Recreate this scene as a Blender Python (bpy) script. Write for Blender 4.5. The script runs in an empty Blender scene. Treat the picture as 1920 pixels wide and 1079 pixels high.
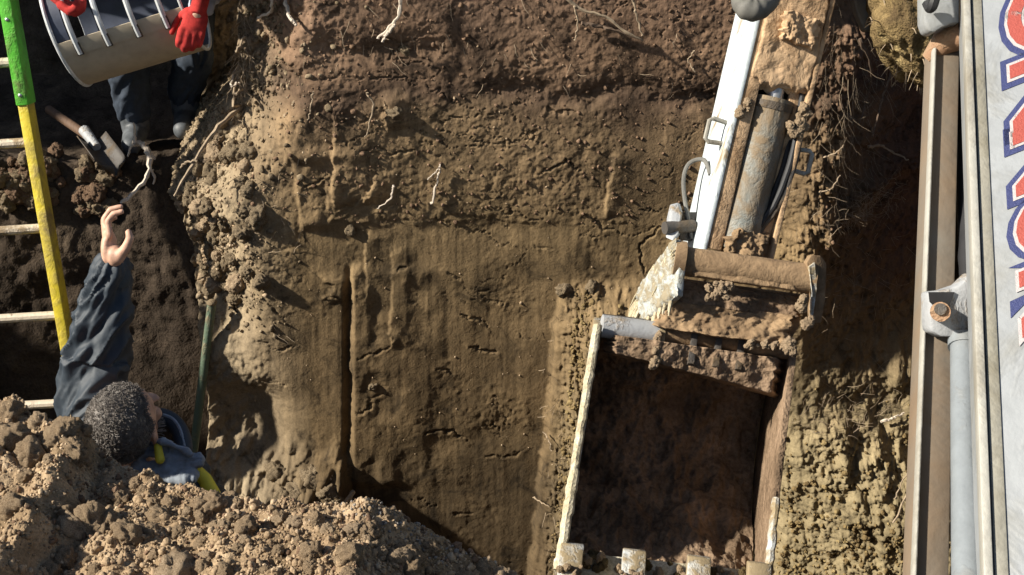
import bpy, bmesh, math, random
import numpy as np
from mathutils import Vector, Matrix

# ------------------------------------------------------------------ camera, sky, sun, exposure
SC = bpy.context.scene
COL = SC.collection
PITCH = math.radians(28.0)
FPX = 2400.0                       # focal length in photo pixels (1920 wide)
CAM = Vector((0.0, 0.0, 1.6))
cam_d = bpy.data.cameras.new('camera')
cam_d.sensor_width = 36.0
cam_d.lens = 36.0 * FPX / 1920.0
cam_d.clip_end = 500.0
cam = bpy.data.objects.new('camera', cam_d)
COL.objects.link(cam)
cam.location = CAM
cam.rotation_euler = (math.pi / 2 - PITCH, 0, 0)
SC.camera = cam

SUN_TRAVEL = Vector((0.80, 0.215, -0.56)).normalized()
w = bpy.data.worlds.new('World')
SC.world = w
w.use_nodes = True
wn = w.node_tree
bg = wn.nodes['Background']
sky = wn.nodes.new('ShaderNodeTexSky')
sky.sky_type = 'NISHITA'
sky.sun_disc = False
sky.sun_elevation = math.asin(-SUN_TRAVEL.z)
sky.sun_rotation = math.atan2(-SUN_TRAVEL.x, -SUN_TRAVEL.y)
wn.links.new(sky.outputs[0], bg.inputs[0])
bg.inputs[1].default_value = 0.055

sd = bpy.data.lights.new('sun', 'SUN')
sd.energy = 5.0
sd.angle = math.radians(2.0)
sd.color = (1.0, 0.93, 0.81)
sun = bpy.data.objects.new('sun', sd)
COL.objects.link(sun)
sun.rotation_euler = SUN_TRAVEL.to_track_quat('-Z', 'Y').to_euler()

SC.view_settings.view_transform = 'Standard'
SC.view_settings.look = 'None'
SC.view_settings.exposure = 0.90
SC.view_settings.gamma = 1.0
SC.view_settings.use_curve_mapping = False
SC.render.engine = 'CYCLES'
SC.cycles.use_denoising = True
SC.cycles.max_bounces = 4
SC.cycles.use_adaptive_sampling = True
SC.cycles.adaptive_threshold = 0.02

# ------------------------------------------------------------------ helpers
rng = np.random.default_rng(7)
random.seed(7)
CP, SP = math.cos(PITCH), math.sin(PITCH)
RR = Vector((1, 0, 0)); FF = Vector((0, CP, -SP)); UU = Vector((0, SP, CP))

def P(px, py, d):
    """world point seen at photo pixel (px, py) at distance d along the view axis"""
    return CAM + FF * d + RR * ((px - 960) / FPX * d) + UU * ((539.5 - py) / FPX * d)

def PY(px, py, Y):
    k = CP + (539.5 - py) / FPX * SP
    return P(px, py, (Y - CAM.y) / k)

def sstep(a, b, x):
    t = np.clip((x - a) / (b - a), 0, 1)
    return t * t * (3 - 2 * t)

_K = [np.uint32(q) for q in (374761393, 668265263, 2147483647, 1274126177)]
def _h(ix, iy, iz, seed):
    with np.errstate(over='ignore'):
        n = ix.astype(np.uint32) * _K[0] + iy.astype(np.uint32) * _K[1] + (iz.astype(np.uint32) * _K[2] + np.uint32((seed * 1274126177) & 0xFFFFFFFF))
        n ^= n >> np.uint32(13); n *= _K[3]; n ^= n >> np.uint32(16)
    return n.astype(np.float32) * np.float32(2.0 / 4294967295.0) - np.float32(1)

def vnoise(x, y, z=0.0, seed=0):
    x = np.asarray(x, np.float32); y = np.asarray(y, np.float32); x, y = np.broadcast_arrays(x, y); flat = np.isscalar(z)
    fx, fy = np.floor(x), np.floor(y); ix, iy = fx.astype(np.int32), fy.astype(np.int32); tx, ty = x - fx, y - fy
    tx = tx * tx * (3 - 2 * tx); ty = ty * ty * (3 - 2 * ty)
    if not flat:
        z = np.broadcast_to(np.asarray(z, np.float32), x.shape); fz = np.floor(z); iz = fz.astype(np.int32); tz = z - fz; tz = tz * tz * (3 - 2 * tz)
    else: iz = np.int32(0) * np.ones(1, np.int32)
    def layer(dz):
        k = iz + np.int32(dz)
        a = _h(ix, iy, k, seed); b = _h(ix + 1, iy, k, seed); c = _h(ix, iy + 1, k, seed); d = _h(ix + 1, iy + 1, k, seed)
        e = a + (b - a) * tx
        return e + (c + (d - c) * tx - e) * ty
    l0 = layer(0)
    return l0 if flat else l0 + (layer(1) - l0) * tz

def fbm(x, y, z=0.0, octv=5, seed=0, gain=0.5):
    s = 0.0; a = 1.0; f = 1.0; n = 0.0
    for o in range(octv):
        s = s + a * vnoise(np.asarray(x) * f + 17.3 * o, np.asarray(y) * f - 9.1 * o, z if np.isscalar(z) else np.asarray(z) * f, seed + o)
        n += a; a *= gain; f *= 2.03
    return s / n

def billow(x, y, octv=4, seed=0, gain=0.55):
    s = 0.0; a = 1.0; f = 1.0; n = 0.0
    for o in range(octv):
        s = s + a * np.abs(vnoise(np.asarray(x) * f + 5.7 * o, np.asarray(y) * f + 3.1 * o, 0.0, seed + o))
        n += a; a *= gain; f *= 2.1
    return s / n

def worley(x, y, seed=0):
    """distance to nearest and second nearest jittered cell centre"""
    fx, fy = np.floor(x).astype(np.int32), np.floor(y).astype(np.int32)
    d1 = np.full(x.shape, 9.0); d2 = np.full(x.shape, 9.0)
    for i in (-1, 0, 1):
        for j in (-1, 0, 1):
            cx, cy = fx + i, fy + j
            ox = cx + 0.5 + 0.45 * _h(cx, cy, np.zeros(1, np.int32), seed)
            oy = cy + 0.5 + 0.45 * _h(cx, cy, np.ones(1, np.int32), seed)
            d = np.hypot(x - ox, y - oy)
            m = d < d1
            d2 = np.where(m, d1, np.minimum(d2, d)); d1 = np.where(m, d, d1)
    return d1, d2

def mesh_np(name, V, F):
    """mesh from arrays; F is (n,3) or (n,4)"""
    me = bpy.data.meshes.new(name)
    V = np.ascontiguousarray(V, dtype=np.float32); F = np.ascontiguousarray(F, dtype=np.int32)
    k = F.shape[1]
    me.vertices.add(len(V)); me.vertices.foreach_set('co', V.ravel())
    me.loops.add(F.size); me.loops.foreach_set('vertex_index', F.ravel())
    me.polygons.add(len(F)); me.polygons.foreach_set('loop_start', np.arange(0, F.size, k, dtype=np.int32))
    me.update(calc_edges=True); me.validate()
    return me

def grid_faces(nr, nc):
    i = np.arange(nr * nc).reshape(nr, nc)
    return np.stack([i[:-1, :-1], i[:-1, 1:], i[1:, 1:], i[1:, :-1]], -1).reshape(-1, 4)

def tag(o, label=None, cat=None, group=None, kind=None):
    if label: o['label'] = label
    if cat: o['category'] = cat
    if group: o['group'] = group
    if kind: o['kind'] = kind
    return o

def link(name, me, mat=None, parent=None, smooth=True):
    o = bpy.data.objects.new(name, me)
    COL.objects.link(o)
    if mat is not None and not me.materials: me.materials.append(mat)
    if smooth:
        me.polygons.foreach_set('use_smooth', np.ones(len(me.polygons), dtype=bool))
    if parent is not None:
        o.parent = parent
        o.matrix_parent_inverse = parent.matrix_basis.inverted()
    return o

def empty(name, loc):
    o = bpy.data.objects.new(name, None)
    o.empty_display_size = 0.1
    COL.objects.link(o); o.location = loc
    return o

class MB:
    """collects shapes for ONE mesh"""
    def __init__(s): s.v = []; s.f = []
    def add(s, vs, fs):
        n = len(s.v); s.v += [Vector(q) for q in vs]; s.f += [[n + i for i in f] for f in fs]; return s
    def box(s, c, ax, ay, az):
        """centre and three half-axis vectors"""
        c = Vector(c); vs = [c + i * ax + j * ay + k * az for i in (-1, 1) for j in (-1, 1) for k in (-1, 1)]
        return s.add(vs, [(0, 1, 3, 2), (4, 6, 7, 5), (0, 4, 5, 1), (2, 3, 7, 6), (0, 2, 6, 4), (1, 5, 7, 3)])
    def prism(s, pts, ext):
        """closed polygon of 3d points extruded by vector ext"""
        n = len(pts); vs = [Vector(p) for p in pts] + [Vector(p) + ext for p in pts]
        fs = [tuple(range(n - 1, -1, -1)), tuple(range(n, 2 * n))]
        fs += [(i, (i + 1) % n, n + (i + 1) % n, n + i) for i in range(n)]
        return s.add(vs, fs)
    def tube(s, pts, r, n=10, caps=True, flat=None):
        pts = [Vector(p) for p in pts]; m = len(pts)
        if not hasattr(r, '__len__'): r = [r] * m
        t0 = (pts[1] - pts[0]).normalized()
        up = Vector((0, 0, 1)) if abs(t0.z) < 0.9 else Vector((0, 1, 0))
        nx = t0.cross(up).normalized(); vs = []; fs = []
        for i in range(m):
            a = pts[max(i - 1, 0)]; b = pts[min(i + 1, m - 1)]
            t = (b - a).normalized(); nx = (nx - t * nx.dot(t)).normalized(); ny = t.cross(nx)
            for k in range(n):
                an = 2 * math.pi * k / n
                vs.append(pts[i] + (nx * math.cos(an) + ny * math.sin(an)) * r[i])
        for i in range(m - 1):
            for k in range(n):
                fs.append((i * n + k, i * n + (k + 1) % n, (i + 1) * n + (k + 1) % n, (i + 1) * n + k))
        if caps:
            fs.append(tuple(range(n - 1, -1, -1))); fs.append(tuple((m - 1) * n + k for k in range(n)))
        return s.add(vs, fs)
    def ball(s, c, ax, ay=None, az=None, nu=14, nv=9):
        """ellipsoid with half-axis vectors (or a radius)"""
        c = Vector(c)
        if ay is None: r = ax; ax, ay, az = Vector((r, 0, 0)), Vector((0, r, 0)), Vector((0, 0, r))
        vs = [c + az]; fs = []
        for i in range(1, nv):
            th = math.pi * i / nv
            for k in range(nu):
                ph = 2 * math.pi * k / nu
                vs.append(c + math.sin(th) * (math.cos(ph) * ax + math.sin(ph) * ay) + math.cos(th) * az)
        vs.append(c - az); L = len(vs) - 1
        for k in range(nu):
            fs.append((0, 1 + k, 1 + (k + 1) % nu)); fs.append((L, L - nu + (k + 1) % nu, L - nu + k))
        for i in range(nv - 2):
            for k in range(nu):
                a = 1 + i * nu + k; b = 1 + i * nu + (k + 1) % nu
                fs.append((a, a + nu, b + nu, b))
        return s.add(vs, fs)
    def limb(s, pts, r):
        """overlapping frustums and balls: union them with remesh()"""
        for i in range(len(pts) - 1): s.tube([pts[i], pts[i + 1]], [r[i], r[i + 1]], 14)
        for p, q in zip(pts, r): s.ball(p, q * 1.0)
        return s
    def mesh(s, name):
        me = bpy.data.meshes.new(name); me.from_pydata([tuple(q) for q in s.v], [], s.f)
        bm = bmesh.new(); bm.from_mesh(me); bmesh.ops.recalc_face_normals(bm, faces=bm.faces); bm.to_mesh(me); bm.free()
        return me
    def build(s, name, mat, parent=None, smooth=False, bevel=0.0, seg=2):
        me = s.mesh(name)
        if bevel:
            bm = bmesh.new(); bm.from_mesh(me)
            es = [e for e in bm.edges if len(e.link_faces) == 2 and e.calc_face_angle(0) > 0.6]
            bmesh.ops.bevel(bm, geom=es, offset=bevel, segments=seg, profile=0.5, affect='EDGES', clamp_overlap=True)
            bm.to_mesh(me); bm.free()
        o = link(name, me, mat, parent, smooth)
        if smooth or bevel:
            for p in me.polygons: p.use_smooth = True
            try: me.set_sharp_from_angle(angle=math.radians(35))
            except Exception: pass
        return o

def remesh(me, vox, smooth_it=4):
    """voxel-union a mesh of overlapping shells into one continuous surface"""
    o = bpy.data.objects.new('tmp', me); COL.objects.link(o)
    m = o.modifiers.new('r', 'REMESH'); m.mode = 'VOXEL'; m.voxel_size = vox
    s = o.modifiers.new('s', 'SMOOTH'); s.iterations = smooth_it; s.factor = 0.5
    dg = bpy.context.evaluated_depsgraph_get(); dg.update()
    out = bpy.data.meshes.new_from_object(o.evaluated_get(dg))
    bpy.data.objects.remove(o)
    return out

def verts(me):
    a = np.empty(len(me.vertices) * 3, np.float32); me.vertices.foreach_get('co', a); return a.reshape(-1, 3).astype(float)

def normals(me):
    a = np.empty(len(me.vertices) * 3, np.float32); me.vertices.foreach_get('normal', a); return a.reshape(-1, 3).astype(float)

def set_verts(me, V):
    me.vertices.foreach_set('co', np.ascontiguousarray(V, np.float32).ravel()); me.update()

def wiggle(pts, n, amp, seed):
    """smooth wobbly path through control points"""
    r = random.Random(seed); pts = [Vector(p) for p in pts]; out = []
    m = len(pts)
    for i in range(n):
        t = i / (n - 1) * (m - 1); k = min(int(t), m - 2); f = t - k
        p0, p1, p2, p3 = pts[max(k - 1, 0)], pts[k], pts[k + 1], pts[min(k + 2, m - 1)]
        q = 0.5 * ((2 * p1) + (p2 - p0) * f + (2 * p0 - 5 * p1 + 4 * p2 - p3) * f * f + (3 * p1 - p0 - 3 * p2 + p3) * f ** 3)
        out.append(q + Vector((r.uniform(-1, 1), r.uniform(-1, 1), r.uniform(-1, 1))) * amp)
    return out

# ------------------------------------------------------------------ materials
class NT:
    def __init__(s, name):
        s.m = bpy.data.materials.new(name); s.m.use_nodes = True; s.t = s.m.node_tree
        s.bs = s.t.nodes['Principled BSDF']
        s.pos = s.t.nodes.new('ShaderNodeTexCoord').outputs['Object']
    def n(s, ty, **kw):
        nd = s.t.nodes.new(ty)
        for k, v in kw.items():
            if k in ('operation', 'blend_type', 'data_type', 'feature', 'distance', 'musgrave_type', 'interpolation_type'): setattr(nd, k, v)
            else:
                key = int(k[1:]) if k[0] == 'i' and k[1:].isdigit() else k.replace('_', ' ')
                s.put(nd.inputs[key], v)
        return nd
    def put(s, sock, v):
        if hasattr(v, 'is_output') or isinstance(v, bpy.types.NodeSocket): s.t.links.new(v, sock)
        else: sock.default_value = v
    def noise(s, scale, detail=6, rough=0.6, vec=None, dist=0.0):
        nd = s.n('ShaderNodeTexNoise', Scale=scale, Detail=detail, Roughness=rough, Distortion=dist)
        s.t.links.new(vec if vec is not None else s.pos, nd.inputs['Vector']); return nd.outputs[0]
    def voro(s, scale, feature='F1', vec=None):
        nd = s.n('ShaderNodeTexVoronoi', feature=feature, Scale=scale)
        s.t.links.new(vec if vec is not None else s.pos, nd.inputs['Vector']); return nd.outputs['Distance']
    def scale(s, v3):
        nd = s.n('ShaderNodeMapping'); nd.inputs['Scale'].default_value = v3
        s.t.links.new(s.pos, nd.inputs['Vector']); return nd.outputs[0]
    def ramp(s, fac, stops):
        nd = s.t.nodes.new('ShaderNodeValToRGB'); e = nd.color_ramp.elements
        while len(e) < len(stops): e.new(0.5)
        for el, (p, c) in zip(e, stops): el.position = p; el.color = (c[0], c[1], c[2], 1) if hasattr(c, '__len__') else (c, c, c, 1)
        s.put(nd.inputs[0], fac); return nd.outputs[0]
    def mix(s, fac, a, b, mode='MIX'):
        nd = s.t.nodes.new('ShaderNodeMix'); nd.data_type = 'RGBA'; nd.blend_type = mode
        s.put(nd.inputs[0], fac)
        s.put(nd.inputs[6], a if hasattr(a, 'is_output') else (*a, 1)); s.put(nd.inputs[7], b if hasattr(b, 'is_output') else (*b, 1))
        return nd.outputs[2]
    def math(s, op, a, b=0.0, c=0.0):
        nd = s.t.nodes.new('ShaderNodeMath'); nd.operation = op
        s.put(nd.inputs[0], a); s.put(nd.inputs[1], b); s.put(nd.inputs[2], c); return nd.outputs[0]
    def bump(s, h, dist, strength=1.0, prev=None):
        nd = s.n('ShaderNodeBump', Strength=strength, Distance=dist); s.put(nd.inputs['Height'], h)
        if prev is not None: s.t.links.new(prev, nd.inputs['Normal'])
        return nd.outputs[0]
    def out(s, col, rough=0.9, normal=None, metal=0.0, spec=0.3):
        b = s.bs
        s.put(b.inputs['Base Color'], col if hasattr(col, 'is_output') else (*col, 1))
        s.put(b.inputs['Roughness'], rough); s.put(b.inputs['Metallic'], metal)
        s.put(b.inputs['Specular IOR Level'], spec)
        if normal is not None: s.t.links.new(normal, b.inputs['Normal'])
        return s.m

def soil(name, dark, mid, light, scale=4.0, grain=140.0, bd=0.004, stretch=None, spec=0.15):
    t = NT(name); vec = t.scale(stretch) if stretch else t.pos
    n1 = t.noise(scale, 4, 0.62, vec, 0.3)
    c = t.ramp(n1, [(0.3, dark), (0.5, mid), (0.72, light)])
    g = t.noise(grain, 2, 0.7)
    c = t.mix(0.8, c, t.ramp(g, [(0.3, 0.55), (0.5, 0.95), (0.7, 1.25)]), 'MULTIPLY')
    h = t.math('ADD', t.math('MULTIPLY', g, 0.6), t.noise(grain * 0.25, 3, 0.7))
    nb = t.bump(h, bd, 0.9)
    return t.out(c, 0.92, nb, spec=spec)

def painted(name, base, mud, cover=0.5, mscale=6.0, rough=0.45, soft=0.06, stretch=None, scratch=None):
    """paint or metal with patches of dried mud"""
    t = NT(name); vec = t.scale(stretch) if stretch else t.pos
    n = t.noise(mscale, 5, 0.68, vec, 0.4)
    f = t.ramp(n, [(cover - soft, 0.0), (cover + soft, 1.0)])
    dirt = t.noise(mscale * 6, 5, 0.6, vec)
    b = t.mix(0.35, base, t.ramp(dirt, [(0.3, 0.6), (0.65, 1.0)]), 'MULTIPLY')
    m2 = t.mix(t.noise(mscale * 3, 6), tuple(q * 0.6 for q in mud), mud)
    c = t.mix(f, b, m2)
    r = t.math('MULTIPLY_ADD', f, 0.9 - rough, rough)
    h = t.math('ADD', f, t.math('MULTIPLY', t.noise(mscale * 12, 5), 0.5))
    return t.out(c, r, t.bump(h, 0.004, 0.8), spec=0.4)

def plain(name, col, rough=0.6, var=0.25, scale=20.0, bd=0.001, metal=0.0, spec=0.4, stretch=None):
    t = NT(name); vec = t.scale(stretch) if stretch else t.pos
    n = t.noise(scale, 6, 0.65, vec)
    c = t.mix(1.0, col, t.ramp(n, [(0.25, 1 - var), (0.75, 1 + var * 0.5)]), 'MULTIPLY')
    return t.out(c, rough, t.bump(n, bd, 0.7), metal=metal, spec=spec)

def wall_mat():
    t = NT('pit_wall_soil')
    sep = t.n('ShaderNodeSeparateXYZ', i0=t.pos)
    z = sep.outputs['Z']; x = sep.outputs['X']
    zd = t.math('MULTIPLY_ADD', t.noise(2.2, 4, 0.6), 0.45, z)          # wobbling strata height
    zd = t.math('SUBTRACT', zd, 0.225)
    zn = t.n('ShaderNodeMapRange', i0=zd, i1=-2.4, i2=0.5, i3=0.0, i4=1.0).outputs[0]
    c = t.ramp(zn, [(0.0, (0.085, 0.058, 0.030)), (0.235, (0.105, 0.072, 0.037)), (0.29, (0.15, 0.102, 0.051)), (0.4, (0.168, 0.114, 0.058)), (0.62, (0.205, 0.142, 0.072)), (0.775, (0.21, 0.142, 0.078)),  # lowest stops paint in the shadow along the wall's foot
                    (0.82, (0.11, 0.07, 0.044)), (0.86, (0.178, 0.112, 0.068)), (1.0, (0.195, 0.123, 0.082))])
    pn = t.noise(3.1, 5, 0.65, None, 0.6)
    c = t.mix(0.85, c, t.ramp(pn, [(0.3, 0.55), (0.5, 1.0), (0.72, 1.3)]), 'MULTIPLY')
    st = t.noise(9.0, 4, 0.65, t.scale((3.0, 1.0, 0.22)))               # vertical bucket-scrape streaks
    c = t.mix(0.75, c, t.ramp(st, [(0.3, 0.55), (0.48, 0.95), (0.55, 1.0), (0.7, 1.4)]), 'MULTIPLY')
    # reddish cast in the right-hand upper soil
    rx = t.n('ShaderNodeMapRange', i0=t.math('ADD', x, t.math('MULTIPLY', pn, 0.5)), i1=1.40, i2=1.85, i3=0.0, i4=0.8).outputs[0]
    rz = t.n('ShaderNodeMapRange', i0=zd, i1=-1.35, i2=-0.75, i3=0.0, i4=1.0).outputs[0]
    c = t.mix(t.math('MULTIPLY', rx, rz), c, (0.10, 0.048, 0.036))
    # paler ochre tone low on the right
    lz = t.n('ShaderNodeMapRange', i0=zd, i1=-0.9, i2=-1.6, i3=0.0, i4=0.8).outputs[0]
    lx = t.n('ShaderNodeMapRange', i0=x, i1=0.15, i2=0.4, i3=0.0, i4=1.0).outputs[0]
    c = t.mix(t.math('MULTIPLY', lx, lz), c, t.mix(pn, (0.19, 0.148, 0.08), (0.37, 0.305, 0.18)))
    # pale subsoil in the crumbling left corner, brightened further to look sunlit
    kx = t.n('ShaderNodeMapRange', i0=x, i1=-0.85, i2=-1.15, i3=0.0, i4=0.75).outputs[0]
    c = t.mix(kx, c, t.mix(pn, (0.16, 0.12, 0.078), (0.42, 0.34, 0.225)))
    sp = t.noise(5.5, 5, 0.75, None, 0.8)
    c = t.mix(1.0, c, t.ramp(sp, [(0.36, 0.42), (0.44, 0.85), (0.52, 1.0), (0.66, 1.06), (0.72, 1.35)]), 'MULTIPLY')
    g = t.noise(120, 2, 0.72)
    c = t.mix(0.45, c, t.ramp(g, [(0.3, 0.6), (0.5, 0.98), (0.7, 1.3)]), 'MULTIPLY')
    h = t.math('ADD', t.math('MULTIPLY', g, 0.7), t.noise(34, 3, 0.7))
    h = t.math('MULTIPLY_ADD', t.noise(60, 2, 0.6, t.scale((1.3, 1.0, 0.10))), 0.18, h)
    return t.out(c, 0.9, t.bump(h, 0.005, 0.5), spec=0.25)

M = {}
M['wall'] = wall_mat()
M['recess'] = soil('recess_soil', (0.026, 0.019, 0.013), (0.055, 0.04, 0.028), (0.1, 0.074, 0.05), 3.0, 90, 0.006)  # soil darkened in place of shade on the recess face
M['pit'] = soil('pit_soil', (0.07, 0.05, 0.03), (0.11, 0.08, 0.05), (0.16, 0.11, 0.07), 2.0, 60, 0.01)
M['ground'] = soil('ground_soil', (0.06, 0.045, 0.03), (0.09, 0.065, 0.04), (0.12, 0.09, 0.055), 1.2, 40, 0.01)
M['heap'] = soil('heap_soil', (0.12, 0.082, 0.046), (0.265, 0.187, 0.112), (0.44, 0.33, 0.21), 9.0, 170, 0.004)
M['clod'] = soil('clod_soil', (0.145, 0.1, 0.058), (0.31, 0.222, 0.137), (0.5, 0.38, 0.25), 14.0, 190, 0.003)
M['clod_dark'] = soil('dark_clod_soil', (0.08, 0.05, 0.032), (0.17, 0.108, 0.068), (0.28, 0.185, 0.12), 14.0, 190, 0.003)
M['clod_pale'] = soil('pale_clod_soil', (0.2, 0.14, 0.085), (0.38, 0.28, 0.18), (0.58, 0.45, 0.31), 14.0, 190, 0.003)
M['clod_grey'] = soil('grey_clod_soil', (0.1, 0.09, 0.08), (0.2, 0.18, 0.16), (0.33, 0.3, 0.27), 14.0, 190, 0.003)
M['clod_wall'] = soil('wall_clod_soil', (0.11, 0.08, 0.05), (0.21, 0.16, 0.1), (0.36, 0.28, 0.19), 12.0, 160, 0.003)
M['root'] = plain('root_bark', (0.34, 0.26, 0.175), 0.85, 0.5, 60, 0.002)
M['root_pale'] = plain('peeled_root', (0.55, 0.47, 0.38), 0.8, 0.3, 60, 0.002)
M['root_dark'] = plain('dark_root_bark', (0.14, 0.095, 0.065), 0.9, 0.5, 60, 0.002)
M['turf'] = soil('turf_lump_soil', (0.08, 0.055, 0.028), (0.19, 0.135, 0.062), (0.34, 0.26, 0.125), 10.0, 120, 0.008)

# ------------------------------------------------------------------ the setting: ground, pit, far wall
WY = 4.6                                   # plane of the far pit wall
RIM_FAR, FLOOR = 0.45, -2.55

def lerp_tab(v, tab):
    return np.interp(v, [a for a, _ in tab], [b for _, b in tab])

def wall_xz(u, v):
    """photo-pixel grid -> point on the wall plane"""
    k = CP + (539.5 - v) / FPX * SP
    d = WY / k
    x = (u - 960) / FPX * d
    z = CAM.z - SP * d + CP * (539.5 - v) / FPX * d
    return x, z

EDGE = [(-80, 432), (0, 428), (100, 420), (180, 418), (250, 402), (300, 368), (350, 330), (385, 292), (410, 284), (440, 318), (500, 326), (560, 334),
        (600, 345), (650, 362), (720, 380), (800, 385), (900, 390), (1150, 400)]
RIDGE = [(480, 1085), (530, 1052), (600, 1042), (700, 1034), (800, 1026), (900, 1014), (1000, 1003), (1150, 990)]

CRACKS = [[(743, 510), (762, 500)], [(672, 670), (697, 658), (723, 645), (745, 624)], [(679, 740), (704, 744), (725, 729)], [(662, 770), (697, 756)], [(834, 508), (862, 526)],
          [(890, 555), (931, 571), (945, 572)], [(795, 812), (846, 808), (874, 832)], [(855, 592), (898, 603), (920, 622)], [(908, 800), (946, 826)], [(880, 648), (931, 665)],
          [(908, 858), (950, 857), (985, 843)], [(580, 380), (620, 386), (655, 384), (678, 368)], [(566, 348), (596, 340), (614, 326)], [(1100, 400), (1130, 430), (1170, 440)],
          [(850, 250), (900, 240), (930, 262)], [(1010, 330), (1060, 300), (1090, 318)], [(470, 640), (520, 655), (560, 650)], [(480, 720), (540, 728)], [(500, 560), (530, 600)],
          [(690, 60), (760, 85), (800, 70)], [(900, 110), (980, 130), (1050, 118)], [(1020, 205), (1080, 215)], [(600, 150), (640, 140), (690, 150)], [(760, 560), (790, 575)], [(1240, 420), (1200, 470), (1215, 520)],
          [(820, 690), (850, 700)], [(1000, 460), (1040, 470)], [(700, 275), (740, 290), (780, 280)], [(850, 960), (890, 965)]]

def wall_disp(u, v):
    """how far the wall stands proud of its plane, in metres, at photo pixel (u, v)"""
    X, Z = wall_xz(u, v)
    wu = u + 14 * fbm(u / 60, v / 60, 0, 3, 31); wv = v + 14 * fbm(u / 60, v / 60, 0, 3, 37)
    e = lerp_tab(v, EDGE) + 16 * fbm(u / 40, v / 40, 0, 4, 5)
    d = 0.014 * fbm(X * 1.6, Z * 1.3, 0, 3, 1) + 0.004 * fbm(X * 5, Z * 4, 0, 4, 2)
    # smooth scraped panels / rough crumbly soil
    smooth = sstep(400, 430, wv + 10 * fbm(u / 30, v / 9, 0, 3, 8)) * sstep(540, 600, wu) * (1 - sstep(1180, 1300, wu))
    smooth = np.maximum(smooth, sstep(560, 620, wv) * sstep(395, 440, wu) * (1 - sstep(1130, 1200, wu)))
    smooth = np.maximum(smooth, 0.8 * sstep(180, 200, wv) * (1 - sstep(395, 440, wv)) * sstep(1130, 1210, wu + 0.3 * (v - 200)) * (1 - sstep(1400, 1450, wu)))
    smooth = np.maximum(smooth, 0.45 * sstep(190, 210, wv) * (1 - sstep(300, 380, wv)) * sstep(470, 490, wu) * (1 - sstep(600, 640, wu)))
    patch = sstep(0.12, 0.32, fbm(u / 95, v / 70, 0, 4, 21))                  # rough patches break into the smooth panels
    hole = (np.exp(-(((u - 925) / 50) ** 2 + ((v - 430) / 26) ** 2)) + np.exp(-(((u - 965) / 60) ** 2 + ((v - 590) / 60) ** 2))
            + 0.8 * np.exp(-(((u - 860) / 45) ** 2 + ((v - 830) / 20) ** 2)) + 0.6 * np.exp(-(((u - 940) / 50) ** 2 + ((v - 800) / 40) ** 2)))
    rough = np.clip(1 - smooth * (1 - 0.55 * patch), 0, 1); rough = np.clip(rough + 0.7 * hole, 0, 1)
    cl1, cl1b = worley(wu / 26, wv / 22, 3); cl2, cl2b = worley(wu / 11, wv / 10, 4)
    crumb = 0.020 * fbm(u / 42, v / 34, 0, 5, 11, 0.6) + 0.010 * (0.6 - cl1) + 0.006 * (0.6 - cl2) + 0.012 * (billow(u / 24, v / 20, 4, 15) - 0.3)
    d = d + rough * (0.35 + 0.65 * sstep(-0.25, 0.25, fbm(u / 80, v / 60, 0, 4, 23))) * crumb * 0.33 + (1 - rough) * (0.0016 * fbm(u / 10, v / 160, 0, 4, 13) + 0.0028 * fbm(u / 40, v / 260, 0, 3, 14) + 0.002 * fbm(u / 30, v / 30, 0, 4, 16))
    fine = fbm(u / 9, v / 8, 0, 3, 17, 0.65); grit = 0.5 - 1.7 * np.abs(fbm(u / 17, v / 15, 0, 4, 18, 0.62))
    d = d + (0.12 + 0.88 * rough) * (0.003 * fine + 0.0042 * grit * sstep(-0.2, 0.3, fbm(u / 70, v / 70, 0, 3, 19)))
    d = d + 0.006 * (1 - smooth) - 0.012 * hole
    # cracks: thin carved lines along the zero set of a warped noise
    cr = np.abs(fbm(wu / 150, wv / 60, 0, 5, 41, 0.55)); cm = sstep(0.0, 0.25, fbm(u / 160, v / 120, 0, 2, 44))
    d = d - 0.013 * (1 - sstep(0.0, 0.013, cr)) * cm * (0.3 + 0.7 * rough)
    # dark organic band: undercut
    band = np.exp(-((v - 95 - 25 * fbm(u / 120, v / 200, 0, 3, 51)) / 22) ** 2) * sstep(560, 620, u) * (1 - sstep(800, 900, u))
    band2 = np.exp(-((v - 172 - 20 * fbm(u / 90, v / 200, 0, 3, 52)) / 20) ** 2) * sstep(860, 960, u)
    d = d - 0.03 * (band + 0.8 * band2) * (0.6 + 0.8 * billow(u / 30, v / 20, 3, 53))
    # vertical slab edges that catch the light on their left side
    def slab(u0, v0, v1, amp, rise, fall, seed, wob=5.0, lean=0.0):
        uu = u - u0 - wob * fbm(v / 38, u / 90 + seed, 0, 5, 60 + seed, 0.62) * 4 - lean * (v - v0)
        g = sstep(-rise, 0, uu) * (1 - sstep(0, fall, uu))
        g = g * (0.45 + 0.55 * sstep(-0.4, 0.3, fbm(u / 60, v / 75 + seed * 3.7, 0, 3, 90 + seed)))
        return amp * g * sstep(v0 - 14, v0 + 10, v + 4 * fbm(u / 12, v / 12, 0, 3, seed)) * (1 - sstep(v1 - 12, v1 + 14, v))
    d = d + slab(540, 160, 300, 0.022, 9, 190, 1, 2) + slab(548, 280, 425, 0.028, 11, 190, 2, 2, 0.18)
    d = d + slab(630, 195, 375, 0.02, 7, 150, 3, 3) + slab(618, 330, 385, 0.014, 5, 60, 4)
    d = d + slab(735, 180, 235, 0.022, 10, 110, 5) + slab(664, 505, 905, 0.03, 7, 250, 6, 3, -0.01)
    d = d - 0.028 * sstep(640, 655, u) * (1 - sstep(655, 668, u)) * sstep(480, 560, v)
    d = d + slab(733, 470, 640, 0.012, 4, 60, 7, 3) + slab(690, 440, 560, 0.010, 4, 60, 8, 3) + slab(1150, 290, 400, 0.012, 5, 50, 9, 3, -0.1)
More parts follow.
